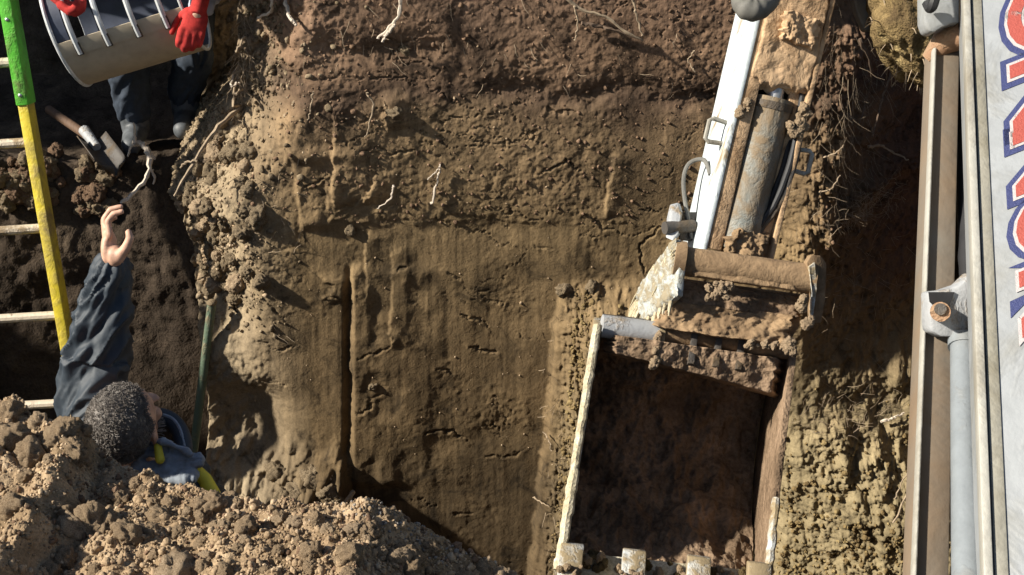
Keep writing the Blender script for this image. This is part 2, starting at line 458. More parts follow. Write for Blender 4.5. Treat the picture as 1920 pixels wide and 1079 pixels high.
    d = d + slab(715, 330, 372, 0.016, 6, 70, 10, 8, -0.6) + slab(600, 520, 560, 0.016, 10, 80, 11, 12)
    # the big ridge left of the bucket
    r0 = lerp_tab(v, RIDGE) + 12 * fbm(v / 34, u / 60 + 3, 0, 5, 71, 0.6)
    rr = sstep(-10, 95, u - r0); rk = sstep(515, 575, v + 12 * fbm(u / 14, v / 14, 0, 3, 72))
    d = d + rk * (0.17 * rr + 0.05 * sstep(-6, 6, u - r0)) * (1 - 0.8 * sstep(1150, 1480, u)) * sstep(500, 620, v)
    d = d + rk * sstep(0, 30, u - r0) * (1 - sstep(1150, 1200, u)) * (0.030 * fbm(u / 11, v / 60, 0, 4, 73, 0.6) + 0.022 * grit + 0.012 * fine)
    # right part: the upper soil falls away from the light, the lower bulges out into it
    fall = np.clip(u - 1500, 0, 400) / 100 * 0.13 * (1 - sstep(640, 800, v + 40 * fbm(u / 50, v / 50, 0, 3, 75)))
    d = d - fall + (0.035 * fbm(u / 40, v / 40, 0, 5, 76, 0.62) + 0.012 * grit) * sstep(1490, 1540, u)
    low = sstep(690, 860, v - 0.35 * (u - 1460) + 46 * fbm(u / 34, v / 34, 0, 5, 77, 0.6))
    bulge = sstep(1440, 1660, u) * 0.20 + 0.06 * sstep(1446, 1462, u + 6 * fbm(v / 16, v * 0, 0, 4, 78))
    d = d + low * (bulge + 0.024 * fbm(u / 26, v / 170, 0, 5, 79, 0.55) + 0.02 * fbm(u / 30, v / 26, 0, 5, 80, 0.62) + 0.010 * grit * sstep(-0.1, 0.3, fbm(u / 50, v / 60, 0, 3, 84)) + 0.006 * fine) * sstep(1430, 1450, u)
    # grey hairy buttress behind the stick
    bt = lerp_tab(v, [(40, 1640), (150, 1600), (300, 1575), (450, 1535), (560, 1500)]) + 10 * fbm(u / 20, v / 20, 0, 4, 81)
    d = d + 0.11 * sstep(-120, 0, u - bt) * (1 - sstep(0, 28, u - bt)) * sstep(30, 70, v) * (1 - sstep(470, 540, v)) * (0.8 + 0.5 * billow(u / 13, v / 18, 4, 82))
    # ledge of pale roots on the right
    lg = lerp_tab(u, [(1540, 440), (1600, 400), (1720, 345)]); d = d + 0.09 * np.exp(-((v - lg) / 26) ** 2) * sstep(1530, 1560, u) * (0.6 + 0.9 * billow(u / 12, v / 12, 4, 83))
    # crumbling left corner: the face turns toward the light, then drops back
    q = u - e
    up = 1 - sstep(560, 680, v)
    turn = 0.30 * (1 - sstep(0, 170, q)) * (0.25 + 0.75 * up)
    loose = (1 - sstep(70, 190, q)) * (0.35 + 0.65 * up)
    d = d - turn + loose * (0.05 * fbm(u / 48, v / 60, 0, 5, 91, 0.62) + 0.022 * (0.6 - cl1) + 0.014 * (0.6 - cl2) + 0.03 * (billow(u / 26, v / 32, 4, 92) - 0.25))
    shelf = np.exp(-(((v - 408) / 26) ** 2)) * (1 - sstep(40, 130, q)); d = d + 0.05 * shelf
    under = np.exp(-(((u - 470) / 70) ** 2)) * sstep(700, 780, v); d = d - 0.10 * under * (1 - sstep(860, 920, v))
    foot = sstep(830, 930, v + 0.15 * np.abs(u - 590) + 26 * fbm(u / 30, v / 30, 0, 4, 95)) * (1 - sstep(640, 665, u)); d = d + 0.16 * foot * (0.7 + 0.7 * billow(u / 36, v / 30, 4, 96))
    wid = 14 + 62 * np.exp(-((v - 325) / 70) ** 2)
    d = d - 0.75 * sstep(0, 1, -q / wid) + 0.05 * fbm(u / 14, v / 14, 0, 4, 97, 0.6) * sstep(0, 8, -q) * (1 - sstep(0, 1, -q / wid))
    # individual shrinkage cracks with a raised lower lip
    for k, L in enumerate(CRACKS):
        x0, x1 = min(p[0] for p in L) - 24, max(p[0] for p in L) + 24; y0, y1 = min(p[1] for p in L) - 24, max(p[1] for p in L) + 24
        if u.ndim < 2: break
        j = (u[0] > x0) & (u[0] < x1); i = (v[:, 0] > y0) & (v[:, 0] < y1); ii = np.ix_(i, j); a, b = u[ii], v[ii]
        a = a + 9 * fbm(a / 17, b / 17, 0, 4, 610 + k, 0.6); b = b + 9 * fbm(a / 15, b / 15, 0, 4, 640 + k, 0.6); best = np.full(a.shape, 99.0); sgn = np.zeros(a.shape); tt_ = np.zeros(a.shape)
        for m in range(len(L) - 1):
            (px, py), (qx, qy) = L[m], L[m + 1]; dx, dy = qx - px, qy - py; l2 = dx * dx + dy * dy; t = np.clip(((a - px) * dx + (b - py) * dy) / l2, 0, 1)
            ds = np.hypot(a - px - t * dx, b - py - t * dy); w_ = ds < best; best = np.where(w_, ds, best); sgn = np.where(w_, np.sign(dx * (b - py) - dy * (a - px)) * (1 if dx >= 0 else -1), sgn); tt_ = np.where(w_, (m + t) / (len(L) - 1), tt_)
        wdt = 2.7 * np.sqrt(np.clip(4 * tt_ * (1 - tt_), 0.06, 1))
        d[ii] += -(0.013, 0.008, 0.004)[k % 3] * (1 - sstep(0.3, 1.0, best / wdt)) + 0.0025 * np.where(sgn > 0, 1, 0.25) * np.exp(-(best / 9) ** 2)
    return d

U0, U1, V0, V1 = 250, 1830, -110, 1180
NU, NV = 760, 610
uu = np.linspace(U0, U1, NU); vv = np.linspace(V0, V1, NV)
GU, GV = np.meshgrid(uu, vv)
WX, WZ = wall_xz(GU, GV)
WD = wall_disp(GU, GV)
wall_me = mesh_np('pit_wall', np.stack([WX, WY - WD, WZ], -1).reshape(-1, 3), grid_faces(NV, NU)[:, ::-1])
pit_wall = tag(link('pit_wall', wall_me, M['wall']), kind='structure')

def wall_pt(u, v, out=0.0):
    """point on the displaced wall, `out` metres proud of it"""
    j = min(max((u - U0) / (U1 - U0) * (NU - 1), 0), NU - 1.001); i = min(max((v - V0) / (V1 - V0) * (NV - 1), 0), NV - 1.001)
    i0, j0 = int(i), int(j)
    return Vector((WX[i0, j0], WY - WD[i0, j0] - out, WZ[i0, j0]))

# the stepped recess on the left: face under the ledge, ledge, back wall
def rough_sheet(name, fn, nr, nc, mat, parent=None, kind='structure'):
    a, b = np.meshgrid(np.linspace(0, 1, nr), np.linspace(0, 1, nc), indexing='ij')
    V = fn(a, b); o = link(name, mesh_np(name, V.reshape(-1, 3), grid_faces(nr, nc)), mat, parent)
    return tag(o, kind=kind) if parent is None else o

LEDGE_Z = -0.53
def recess_fn(a, b):
    # one sheet: pit floor (a=0) up the face, over the ledge and up the back wall (a=1)
    x = -4.3 + 3.5 * b
    s = a * 4.6
    y = 5.0 + np.clip(s - 2.1, 0, 1.35) + 0.12 * np.clip(s - 3.45, 0, 2) - 0.06 * np.clip(2.1 - s, 0, 3)
    z = FLOOR + 0.0 + np.clip(s, 0, 2.1) * (LEDGE_Z - FLOOR) / 2.1 + np.clip(s - 3.45, 0, 2) * 0.98
    nz = 0.07 * fbm(x * 2.2, s * 2.2, 0, 4, 101) + 0.03 * fbm(x * 9, s * 8, 0, 5, 102, 0.6) + 0.016 * billow(x * 20, s * 18, 4, 103)
    lip = np.exp(-((s - 2.12) / 0.16) ** 2)
    lo = sstep(0.9, 1.7, s); nz = nz * (0.3 + 0.7 * lo) + 0.05 * lip * fbm(x * 14, s * 14, 0, 4, 104)
    fy = 1 - sstep(2.0, 2.2, s) * (1 - sstep(3.3, 3.5, s))
    y = y - nz * (0.4 + 0.6 * fy); z = z + nz * (1 - fy) + 0.06 * lip + 0.02 * lip * billow(x * 16, s * 5, 3, 105)
    return np.stack([x, y, z], -1)
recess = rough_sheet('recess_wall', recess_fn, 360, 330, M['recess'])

def end_wall(x0, amp, seed, top):
    def fn(a, b):
        y = 1.6 + 5.5 * b; z = FLOOR - 0.05 + (top - FLOOR + 0.05) * a
        return np.stack([x0 + amp * fbm(y * 2, z * 2, 0, 5, seed), y, z], -1)
    return fn
rough_sheet('end_wall_left', end_wall(-4.25, 0.12, 111, 0.10), 60, 120, M['pit'])
rough_sheet('end_wall_right', lambda a, b: np.stack([2.35 + 0.12 * fbm(b * 9, a * 7, 0, 5, 112), 1.6 + 5.5 * b, FLOOR - 0.05 + (0.42 - FLOOR) * a], -1), 60, 120, M['pit'])
rough_sheet('near_wall', lambda a, b: np.stack([-4.3 + 6.8 * b, 1.74 + 0.06 * fbm(b * 12, a * 7, 0, 5, 113) + 0.0 * a, FLOOR - 0.05 + (0.02 - FLOOR) * a], -1), 60, 160, M['pit'])
def floor_fn(a, b):
    x = -4.3 + 6.8 * b; y = 1.65 + 3.9 * a
    z = FLOOR + 0.68 * (1 - sstep(-1.0, 0.0, x)) * (1 - sstep(3.0, 4.4, y)) + 0.06 * fbm(x * 3, y * 3, 0, 5, 114) + 0.03 * billow(x * 9, y * 9, 3, 115)
    return np.stack([x, y, z], -1)
rough_sheet('pit_floor', floor_fn, 120, 160, M['pit'])

def ground_mesh():
    # one sheet with a hole where the pit is; the far side lies a little higher
    xs = np.concatenate([np.linspace(-90, -6, 12), np.linspace(-4.28, 2.38, 28), np.linspace(5, 90, 12)])
    ys = np.concatenate([np.linspace(-60, -2, 10), np.linspace(-1, 1.72, 14), np.linspace(6.55, 8, 3), np.linspace(10, 120, 12)])
    X, Y = np.meshgrid(xs, ys)
    Z = 0.42 * sstep(1.5, 6.0, Y)  + 0.03 * fbm(X * 0.6, Y * 0.6, 0, 4, 121)
    F = grid_faces(len(ys), len(xs)); C = np.stack([X, Y], -1).reshape(-1, 2)[F].mean(1)
    keep = ~((C[:, 0] > -4.28) & (C[:, 0] < 2.38) & (C[:, 1] > 1.72) & (C[:, 1] < 6.55))
    return mesh_np('ground', np.stack([X, Y, Z], -1).reshape(-1, 3), F[keep])
tag(link('ground', ground_mesh(), M['ground']), kind='structure')
# strip of ground on top of the main far wall, back to the far rim
rough_sheet('pit_rim', lambda a, b: np.stack([-1.35 + 3.9 * b, 4.55 + 2.2 * a, 0.47 + 0.03 * fbm(b * 9, a * 5, 0, 4, 122)], -1), 20, 40, M['ground'])
# unseen bank added left of the pit to keep sun off the recess
def bank_fn(a, b):
    y = 4.25 + 6 * b; x = -8.0 + 3.4 * a
    z = 0.2 + 3.7 * np.sin(np.pi * a) ** 0.7 * sstep(0, 0.05, b) * (1 - sstep(0.9, 1, b)) + 0.15 * fbm(x * 2, y * 2, 0, 4, 131)
    return np.stack([x, y, z], -1)
rough_sheet('shade_bank', bank_fn, 50, 70, M['ground'])
#PART2
# ------------------------------------------------------------------ clods of earth
def ico(sub):
    bm = bmesh.new(); bmesh.ops.create_icosphere(bm, subdivisions=sub, radius=1.0)
    V = np.array([v.co for v in bm.verts]); F = np.array([[v.index for v in f.verts] for f in bm.faces]); bm.free()
    return V, F
def clod_shape(sub, seed):
    V, F = ico(sub)
    r = 1 + 0.55 * fbm(V[:, 0] * 1.3 + seed * 7, V[:, 1] * 1.3, V[:, 2] * 1.3, 3, 200 + seed, 0.6)
    for f, a in ((3.0, 0.24), (6.5, 0.14), (14.0, 0.06)):                 # crumbly, angular relief
        r = r + 1.3 * a * (0.45 - 1.6 * np.abs(fbm(V[:, 0] * f, V[:, 1] * f + seed, V[:, 2] * f, 2, 240 + seed)))
    return V * r[:, None], F
SH2 = [clod_shape(2, k) for k in range(8)]
SH1 = [clod_shape(1, k) for k in range(8)]
SH3 = [clod_shape(4, k + 20) for k in range(8)]
def rand_rot(n):
    q = rng.normal(size=(n, 4)); q /= np.linalg.norm(q, axis=1)[:, None]
    a, b, c, d = q.T
    return np.stack([np.stack([1 - 2 * (c * c + d * d), 2 * (b * c - a * d), 2 * (b * d + a * c)], -1),
                     np.stack([2 * (b * c + a * d), 1 - 2 * (b * b + d * d), 2 * (c * d - a * b)], -1),
                     np.stack([2 * (b * d - a * c), 2 * (c * d + a * b), 1 - 2 * (b * b + c * c)], -1)], 1)
def clod_mass(name, pos, rad, mat, parent):
    """many tiny crumbs in one mesh of kind stuff"""
    n = len(pos); Rm = rand_rot(n); sc = rad[:, None] * rng.uniform(0.5, 1.3, (n, 3)); Vs = []; Fs = []; off = 0
    for k in range(16):
        sel = (rad < 0.0058) if k < 8 else (rad >= 0.0058)
        idx = np.nonzero(sel)[0][k % 8::8]
        if not len(idx): continue
        V, F = SH1[k] if k < 8 else SH2[k - 8]
        W = np.einsum('nij,nvj->nvi', Rm[idx], V[None] * sc[idx][:, None, :]) + pos[idx][:, None, :]
        Vs.append(W.reshape(-1, 3)); Fs.append((F[None] + (off + np.arange(len(idx)) * len(V))[:, None, None]).reshape(-1, 3)); off += len(idx) * len(V)
    o = link(name, mesh_np(name, np.concatenate(Vs), np.concatenate(Fs)), mat, parent, False)
    return tag(o, kind='stuff')
CLOD_ME = {}
def clod_piece(name, p, r, mat, parent, sq=(1, 1, 1)):
    k = random.randrange(8); key = (mat, k)
    if key not in CLOD_ME:
        V, F = SH3[k]; me = mesh_np('clod', V, F); me.materials.append(M[mat])
        me.polygons.foreach_set('use_smooth', np.ones(len(me.polygons), dtype=bool)); CLOD_ME[key] = me
    o = bpy.data.objects.new(name, CLOD_ME[key]); COL.objects.link(o); o.parent = parent
    if parent.matrix_basis != Matrix(): o.matrix_parent_inverse = parent.matrix_basis.inverted()
    o.location = p; o.rotation_euler = [random.uniform(0, 6.28) for _ in range(3)]
    o.scale = [r * random.uniform(0.75, 1.2) * q for q in sq]
    return o

# ------------------------------------------------------------------ spoil heap in the foreground
HY = 1.95
CREST = [(-260, 700), (-60, 742), (0, 762), (40, 764), (75, 790), (110, 805), (135, 800), (160, 808), (200, 868), (250, 888), (300, 893), (350, 912), (420, 928),
         (480, 930), (560, 938), (640, 942), (700, 938), (745, 960), (790, 995), (840, 1030), (900, 1062), (960, 1092), (1050, 1180), (1200, 1330)]
_cx = []; _cz = []; _cy = []
for a_, b_ in CREST:
    p_ = PY(a_, b_, float(np.interp(a_, [0, 150, 420, 700], [2.38, 2.25, 2.05, 1.95]))); _cx.append(p_.x); _cz.append(p_.z); _cy.append(p_.y)
def heap_z(x, y):
    zc = np.interp(x, _cx, _cz); zs = np.interp(x + 0.03 * fbm(x * 6, y * 6, 0, 3, 301), _cx, _cz)
    hy_ = np.interp(x, _cx, _cy); k = sstep(hy_ - 0.2, hy_, y)
    s = (zs * (1 - k) + zc * k) - 2.4 * np.clip(y - hy_, 0, 9) + 0.10 * np.clip(hy_ - y, 0, 0.5) - 0.5 * np.clip(1.35 - y, 0, 9)
    c1, _ = worley(x * 17, y * 17, 311); c2, _ = worley(x * 38, y * 38, 312)
    return s + 0.035 * fbm(x * 5, y * 5, 0, 4, 302) + 0.030 * (billow(x * 11, y * 11, 4, 303) - 0.28) + 0.022 * (0.5 - c1) + 0.010 * (0.5 - c2) + 0.006 * fbm(x * 110, y * 110, 0, 3, 304)
hx = np.linspace(-1.75, 0.5, 520); hy = np.linspace(1.25, 2.85, 360)
HX, HYG = np.meshgrid(hx, hy)
heap_o = tag(link('spoil_heap', mesh_np('spoil_heap', np.stack([HX, HYG, heap_z(HX, HYG)], -1).reshape(-1, 3), grid_faces(360, 520)), M['heap']),
             'heap of loose crumbly brown earth in the foreground at the pit edge', 'heap')
def heap_points(n, y0=1.45, y1=1.98):
    x = rng.uniform(-1.3, 0.2, n); y = rng.uniform(y0, y1, n); y = y + (np.interp(x, _cx, _cy) - 1.95) * (y - 1.45) / 0.5
    return np.stack([x, y, heap_z(x, y)], -1)
def sized(n, r0, r1, k=2.2):
    return r0 * (1 - rng.uniform(0, 1, n) * (1 - (r1 / r0) ** -k)) ** (-1 / k)
for nm, cnt in (('clod', 15000), ('clod_pale', 2600), ('clod_dark', 3000)):
    pp = heap_points(cnt); rr_ = sized(cnt, 0.0019, 0.0085, 2.0)
    pp[:, 2] += rr_ * 0.2; clod_mass('earth_crumbs', pp, rr_, M[nm], heap_o)
gx = rng.normal(-0.20, 0.075, 260); gy = rng.uniform(1.88, 2.0, 260); gr = sized(260, 0.002, 0.006)
clod_mass('grey_crumbs', np.stack([gx, gy, heap_z(gx, gy) + gr * 0.4], -1), gr, M['clod_grey'], heap_o)
pp = heap_points(240); rr_ = sized(240, 0.011, 0.030, 2.4)
for (x, y, z), r in zip(pp, rr_):
    clod_piece('clod', (x, y, z + r * 0.05), r, random.choice(['clod', 'clod', 'clod_pale', 'clod']), heap_o)
for u_, v_, r in ((120, 812, 0.05), (300, 975, 0.042), (140, 1000, 0.06), (170, 985, 0.05), (585, 1040, 0.035), (330, 1075, 0.05), (60, 860, 0.06), (140, 850, 0.045),
                  (20, 830, 0.055), (30, 960, 0.05), (225, 940, 0.03), (380, 1020, 0.022), (700, 1000, 0.03), (760, 1040, 0.03), (15, 780, 0.05)):
    p_ = PY(u_, v_, HY); hit = None
    for y_ in np.linspace(1.3, 2.6, 260):
        q_ = PY(u_, v_, y_)
        if q_.z <= heap_z(np.array([q_.x]), np.array([q_.y]))[0]: hit = q_; break
    r *= 0.62
    if hit is not None: clod_piece('clod', hit + Vector((0, 0.0, r * 0.1)), r, random.choice(['clod', 'clod_pale', 'clod']), heap_o)

# crumbs on the wall's left corner, along the ridge and at the foot
def wall_crumbs(n, uf, vf, r0, r1, mat, name='wall_crumbs', sink=0.2):
    us = uf(n); vs = vf(n); vs, us = np.broadcast_arrays(vs, us); us = np.clip(us, U0, U1 - 1); vs = np.clip(vs, V0, V1 - 1)
    pts = np.array([wall_pt(a, b) for a, b in zip(us, vs)]); r = sized(n, r0, r1); pts[:, 1] -= r * sink
    clod_mass(name, pts, r, M[mat], pit_wall)
vL = rng.uniform(-20, 640, 2600); uL = lerp_tab(vL, EDGE) + np.abs(rng.normal(0, 75, 2600)) + 8
keep = rng.uniform(0, 1, 2600) < 0.35 + 0.65 * np.exp(-((vL - 430) / 130) ** 2)
uL, vL = uL[keep], vL[keep]
wall_crumbs(len(uL), lambda n: uL, lambda n: vL, 0.004, 0.016, 'clod_wall')
vS = rng.uniform(330, 560, 900); uS = lerp_tab(vS, EDGE) + np.abs(rng.normal(0, 60, 900)) + 6
wall_crumbs(900, lambda n: uS, lambda n: vS, 0.003, 0.011, 'clod_pale')
vE = rng.uniform(255, 420, 1500); uE = lerp_tab(vE, EDGE) - rng.uniform(-30, 55, 1500)
wall_crumbs(1500, lambda n: uE, lambda n: vE, 0.004, 0.016, 'clod_wall')
vR = rng.uniform(535, 1079, 700); uR = lerp_tab(vR, RIDGE) + 30 + np.abs(rng.normal(0, 30, 700))
wall_crumbs(700, lambda n: uR, lambda n: vR, 0.004, 0.012, 'turf')
uQ = rng.uniform(1450, 1720, 900); vQ = 1079 - np.abs(rng.normal(0, 130, 900))
wall_crumbs(900, lambda n: uQ, lambda n: vQ, 0.005, 0.014, 'turf')
uC = rng.uniform(440, 1380, 900); vC = rng.uniform(0, 420, 900)
wall_crumbs(900, lambda n: uC, lambda n: vC, 0.003, 0.010, 'clod_dark', sink=0.0)
uP = rng.uniform(450, 1180, 260); vP = rng.uniform(40, 880, 260)
wall_crumbs(260, lambda n: uP, lambda n: vP, 0.0018, 0.006, 'clod_pale', sink=0.1)
uB = rng.uniform(1540, 1730, 300); vB = rng.uniform(40, 470, 300)
wall_crumbs(300, lambda n: uB, lambda n: vB, 0.003, 0.009, 'clod_dark')
for k in range(70):
    v_ = random.uniform(300, 600); u_ = float(lerp_tab(v_, EDGE)) + abs(random.gauss(0, 60)) + 10; r = random.uniform(0.018, 0.036)
    clod_piece('clod', wall_pt(u_, v_, r * 0.3), r, random.choice(['clod_wall', 'clod_wall', 'clod_pale']), pit_wall)
for u_, v_, r in ((478, 405, 0.05), (460, 395, 0.03), (660, 432, 0.028), (590, 880, 0.06), (560, 900, 0.05), (620, 895, 0.045), (540, 905, 0.04), (700, 812 - 90, 0.02),
                  (760, 100, 0.025), (742, 208, 0.03), (1180, 990, 0.02), (520, 880, 0.05), (640, 905, 0.035), (1060, 545, 0.035), (1110, 540, 0.03)):
    clod_piece('clod', wall_pt(u_, v_, -r * 0.25), r * 0.9, 'clod_wall', pit_wall)
# clods lying on the ledge of the recess
from mathutils.bvhtree import BVHTree
REC_BVH = BVHTree.FromPolygons([tuple(q) for q in verts(recess.data)], [tuple(p.vertices) for p in recess.data.polygons])
for k in range(130):
    c = random.choice([(45, 340, 55, 38), (45, 340, 50, 34), (170, 372, 24, 22), (195, 390, 16, 10), (85, 310, 22, 14), (180, 328, 30, 14), (20, 350, 24, 28)])
    u_, v_ = random.gauss(c[0], c[2] * 0.6), random.gauss(c[1], c[3] * 0.6)
    hit_ = REC_BVH.ray_cast(CAM, (P(u_, v_, 5.0) - CAM).normalized()); r = random.uniform(0.012, 0.034)
    if hit_[0] is not None: clod_piece('clod', hit_[0] + Vector((0, -r * 0.3, r * 0.3)), r, random.choice(['clod_wall', 'clod_dark']), recess)

# ------------------------------------------------------------------ roots in the wall
def root(pts, r0, r1, mat, parent, seed, amp=0.0035, n=18):
    path = wiggle(pts, n, amp, seed); mb = MB(); rs = [r0 + (r1 - r0) * i / (n - 1) for i in range(n)]
    rs = [a * random.Random(seed * 31 + i).uniform(0.75, 1.3) for i, a in enumerate(rs)]
    return mb.tube(path, rs, 6).build('root', M[mat], parent, smooth=True)
def wp(L, out=0.03): return [wall_pt(a, b, out if not isinstance(out, list) else out[i]) for i, (a, b) in enumerate(L)]
RT = [([(752, -40), (750, 20), (735, 45), (712, 66)], 0.007, 0.005, 'root_pale', 0.05), ([(742, 40), (728, 58), (722, 68)], 0.006, 0.004, 'root_pale', 0.06),
      ([(502, -40), (500, 20), (495, 48), (465, 64)], 0.008, 0.005, 'root_pale', 0.05), ([(528, -40), (532, 16), (545, 36), (557, 46)], 0.008, 0.005, 'root_pale', 0.05),
      ([(1040, -30), (1085, 8), (1130, 20), (1170, 48), (1205, 64)], 0.007, 0.004, 'root', 0.06), ([(1075, 0), (1082, 30), (1078, 66)], 0.005, 0.002, 'root', 0.06),
      ([(1180, -30), (1190, 15), (1202, 58)], 0.004, 0.003, 'root', 0.06), ([(1090, 40), (1140, 48), (1200, 66)], 0.008, 0.004, 'root_dark', 0.03),
      ([(690, 170), (702, 195), (694, 235), (688, 250)], 0.004, 0.002, 'root', 0.03), ([(590, 165), (588, 190), (582, 215)], 0.003, 0.002, 'root', 0.03),
      ([(828, 305), (824, 330), (812, 378)], 0.003, 0.005, 'root_pale', 0.02), ([(828, 308), (815, 322), (804, 332)], 0.003, 0.002, 'root_pale', 0.03),
      ([(740, 340), (735, 365), (712, 385)], 0.005, 0.002, 'root_pale', 0.03), ([(1300, 90), (1290, 110), (1302, 130)], 0.003, 0.002, 'root', 0.03),
      ([(430, 248), (400, 262), (380, 280), (368, 302), (352, 328), (340, 350)], 0.011, 0.004, 'root', [0.0, .12, .2, .28, .35, .4]),
      ([(372, 300), (350, 305), (338, 318)], 0.005, 0.003, 'root', [.3, .34, .36]), ([(418, 110), (398, 150), (400, 185), (415, 225), (428, 250)], 0.008, 0.006, 'root', [.05, .1, .1, .05, 0]),
      ([(400, 118), (392, 125), (400, 150), (396, 175)], 0.005, 0.003, 'root', .1), ([(440, 100), (425, 130), (402, 165)], 0.006, 0.003, 'root', .06),
      ([(430, 190), (415, 188), (394, 190)], 0.005, 0.003, 'root_pale', .06), ([(436, 205), (420, 200), (404, 182)], 0.006, 0.003, 'root', .06),
      ([(416, -20), (410, 10), (414, 30), (424, 22)], 0.004, 0.003, 'root_dark', .05), ([(330, 488), (300, 505), (275, 530)], 0.004, 0.002, 'root', .03),
      ([(1640, 294), (1672, 302), (1700, 318), (1725, 330)], 0.006, 0.003, 'root', .07), ([(1530, 268), (1552, 258), (1566, 246)], 0.003, 0.002, 'root', .12),
      ([(1518, 325), (1540, 318), (1560, 300)], 0.003, 0.002, 'root', .12), ([(1648, 778), (1672, 772), (1694, 768)], 0.006, 0.004, 'root_pale', .05),
      ([(1640, 895), (1680, 860), (1712, 825)], 0.004, 0.003, 'root', .05), ([(1650, 870), (1690, 835), (1716, 818)], 0.003, 0.002, 'root', .05),
      ([(1000, 922), (1012, 918), (1030, 916)], 0.003, 0.002, 'root', .05), ([(1020, 800), (1030, 808), (1034, 822)], 0.003, 0.002, 'root', .05),
      ([(1600, 60), (1625, 110), (1640, 180), (1610, 240)], 0.006, 0.003, 'root_dark', .12), ([(1690, 150), (1660, 200), (1640, 260)], 0.006, 0.003, 'root_dark', .14),
      ([(622, 918), (640, 912), (668, 908)], 0.010, 0.012, 'root', .04)]
for k, (L, r0, r1, m_, out) in enumerate(RT): root(wp(L, out), r0, r1, m_, pit_wall, 400 + k)
fib = MB()                                                   # fine root hairs, uncountable
def fibres(n, cu, cv, su, sv, ln, r, out0=0.0, ang=None):
    for k in range(n):
        u_, v_ = random.gauss(cu, su), random.gauss(cv, sv)
        if not (U0 < u_ < U1 and V0 < v_ < V1): continue
        a = random.uniform(0, 6.28) if ang is None else random.gauss(ang, 0.5); l_ = ln * random.uniform(0.5, 1.4)
        p = wall_pt(u_, v_, out0); pts = [p]
        for j in range(3): a += random.uniform(-0.5, 0.5); pts.append(pts[-1] + Vector((math.cos(a) * l_ / 3, -random.uniform(0.1, 0.6) * l_ / 3, math.sin(a) * l_ / 3)))
        fib.tube(pts, [r, r * 0.9, r * 0.7, r * 0.4], 3, False)
fibres(240, 1615, 400, 55, 22, 0.05, 0.0009, 0.03); fibres(150, 1600, 230, 35, 110, 0.10, 0.0008, 0.02, -1.4); fibres(110, 424, 170, 10, 80, 0.08, 0.0013, 0.02, -1.6)
fibres(110, 1640, 560, 60, 70, 0.07, 0.0009, 0.0); fibres(90, 450, 380, 50, 120, 0.05, 0.0014, 0.0); fibres(70, 900, 80, 260, 60, 0.05, 0.0013, 0.0, -1.5)
fibres(80, 1560, 760, 70, 16, 0.07, 0.0010, 0.02); fibres(60, 1040, 800, 16, 150, 0.05, 0.0012, 0.01)
tag(fib.build('root_fibres', M['root'], pit_wall, True), kind='stuff')
# overhanging lump of turf at the top right
V_, F_ = ico(5); c_ = P(1705, 30, 3.9)
n_ = 1 + 0.30 * fbm(V_[:, 0] * 1.6, V_[:, 1] * 1.6, V_[:, 2] * 1.6, 4, 501) + 0.25 * (0.4 - 1.5 * np.abs(fbm(V_[:, 0] * 5, V_[:, 1] * 5, V_[:, 2] * 4, 4, 502, 0.65)))
Vl = V_ * n_[:, None] * np.array([0.125, 0.16, 0.20]); Vl[:, 0] += Vl[:, 2] * -0.25
lump = link('turf_lump', mesh_np('turf_lump', Vl + np.array(c_), F_), M['turf'], pit_wall)
lf_ = MB(); rl_ = random.Random(3)
for k in range(160):
    i_ = rl_.randrange(len(Vl)); p_ = Vector(Vl[i_]) + c_; d_ = Vector(Vl[i_]).normalized(); d_ = (d_ + Vector((rl_.gauss(0, .7), rl_.gauss(0, .7), rl_.gauss(-.4, .7)))).normalized(); l_ = rl_.uniform(0.015, 0.05)
    lf_.tube([p_, p_ + d_ * l_ * 0.5, p_ + d_ * l_ + Vector((0, 0, -l_ * 0.3))], [0.0018, 0.0015, 0.0008], 3, False)
tag(lf_.build('turf_fibres', M['root'], lump, True), kind='stuff')
# crooked pale vine hanging over the ledge
vine = root([PY(252, 268, 5.0), PY(268, 272, 4.95), PY(280, 295, 4.9), PY(276, 330, 4.85), PY(250, 362, 4.8), PY(226, 382, 4.75)], 0.012, 0.008, 'root_pale', None, 77, 0.004, 26)
vine.name = 'hanging_root'; tag(vine, 'pale crooked root curving down over the ledge above the raised hand', 'root')
for k, L in enumerate(([(252, 270), (243, 280), (240, 292)], [(254, 268), (252, 250), (250, 232)], [(276, 275), (284, 290), (292, 300)], [(284, 318), (290, 330), (288, 345)], [(262, 268), (270, 276), (276, 284)])):
    root([PY(a, b, 4.95) for a, b in L], 0.007, 0.004, 'root_pale', vine, 90 + k, 0.003, 8)

# ------------------------------------------------------------------ ladder
M['lad_green'] = painted('green_plastic', (0.12, 0.52, 0.045), (0.2, 0.2, 0.08), 0.62, 8.0, 0.5, 0.12)
M['lad_yellow'] = painted('yellow_fibreglass', (0.66, 0.52, 0.035), (0.26, 0.19, 0.1), 0.56, 7.0, 0.5, 0.14)
M['lad_rung'] = painted('rung_aluminium', (0.55, 0.47, 0.36), (0.32, 0.24, 0.15), 0.55, 9.0, 0.5)
M['steel'] = plain('bare_steel', (0.5, 0.5, 0.5), 0.4, 0.35, 30, 0.001, 0.7)
lt, lb = PY(8, -40, 4.80), PY(122, 620, 4.52)
la = (lb - lt).normalized(); lad = empty('ladder', lb + la * 1.2)
tag(lad, 'yellow and green ladder leaning against the ledge at the far left', 'ladder')
lw = Vector((-1, 0.0, -0.06)); lw = (lw - la * lw.dot(la)).normalized(); ln_ = la.cross(lw).normalized()
if ln_.y > 0: ln_ = -ln_
def rail(name, a, b, off, mat, wd, th, bev=0.004):
    wd *= 0.78
    c = (a + b) / 2 + lw * off
    return MB().box(c, lw * wd, ln_ * th, (b - a) / 2).build(name, M[mat], lad, bevel=bev)
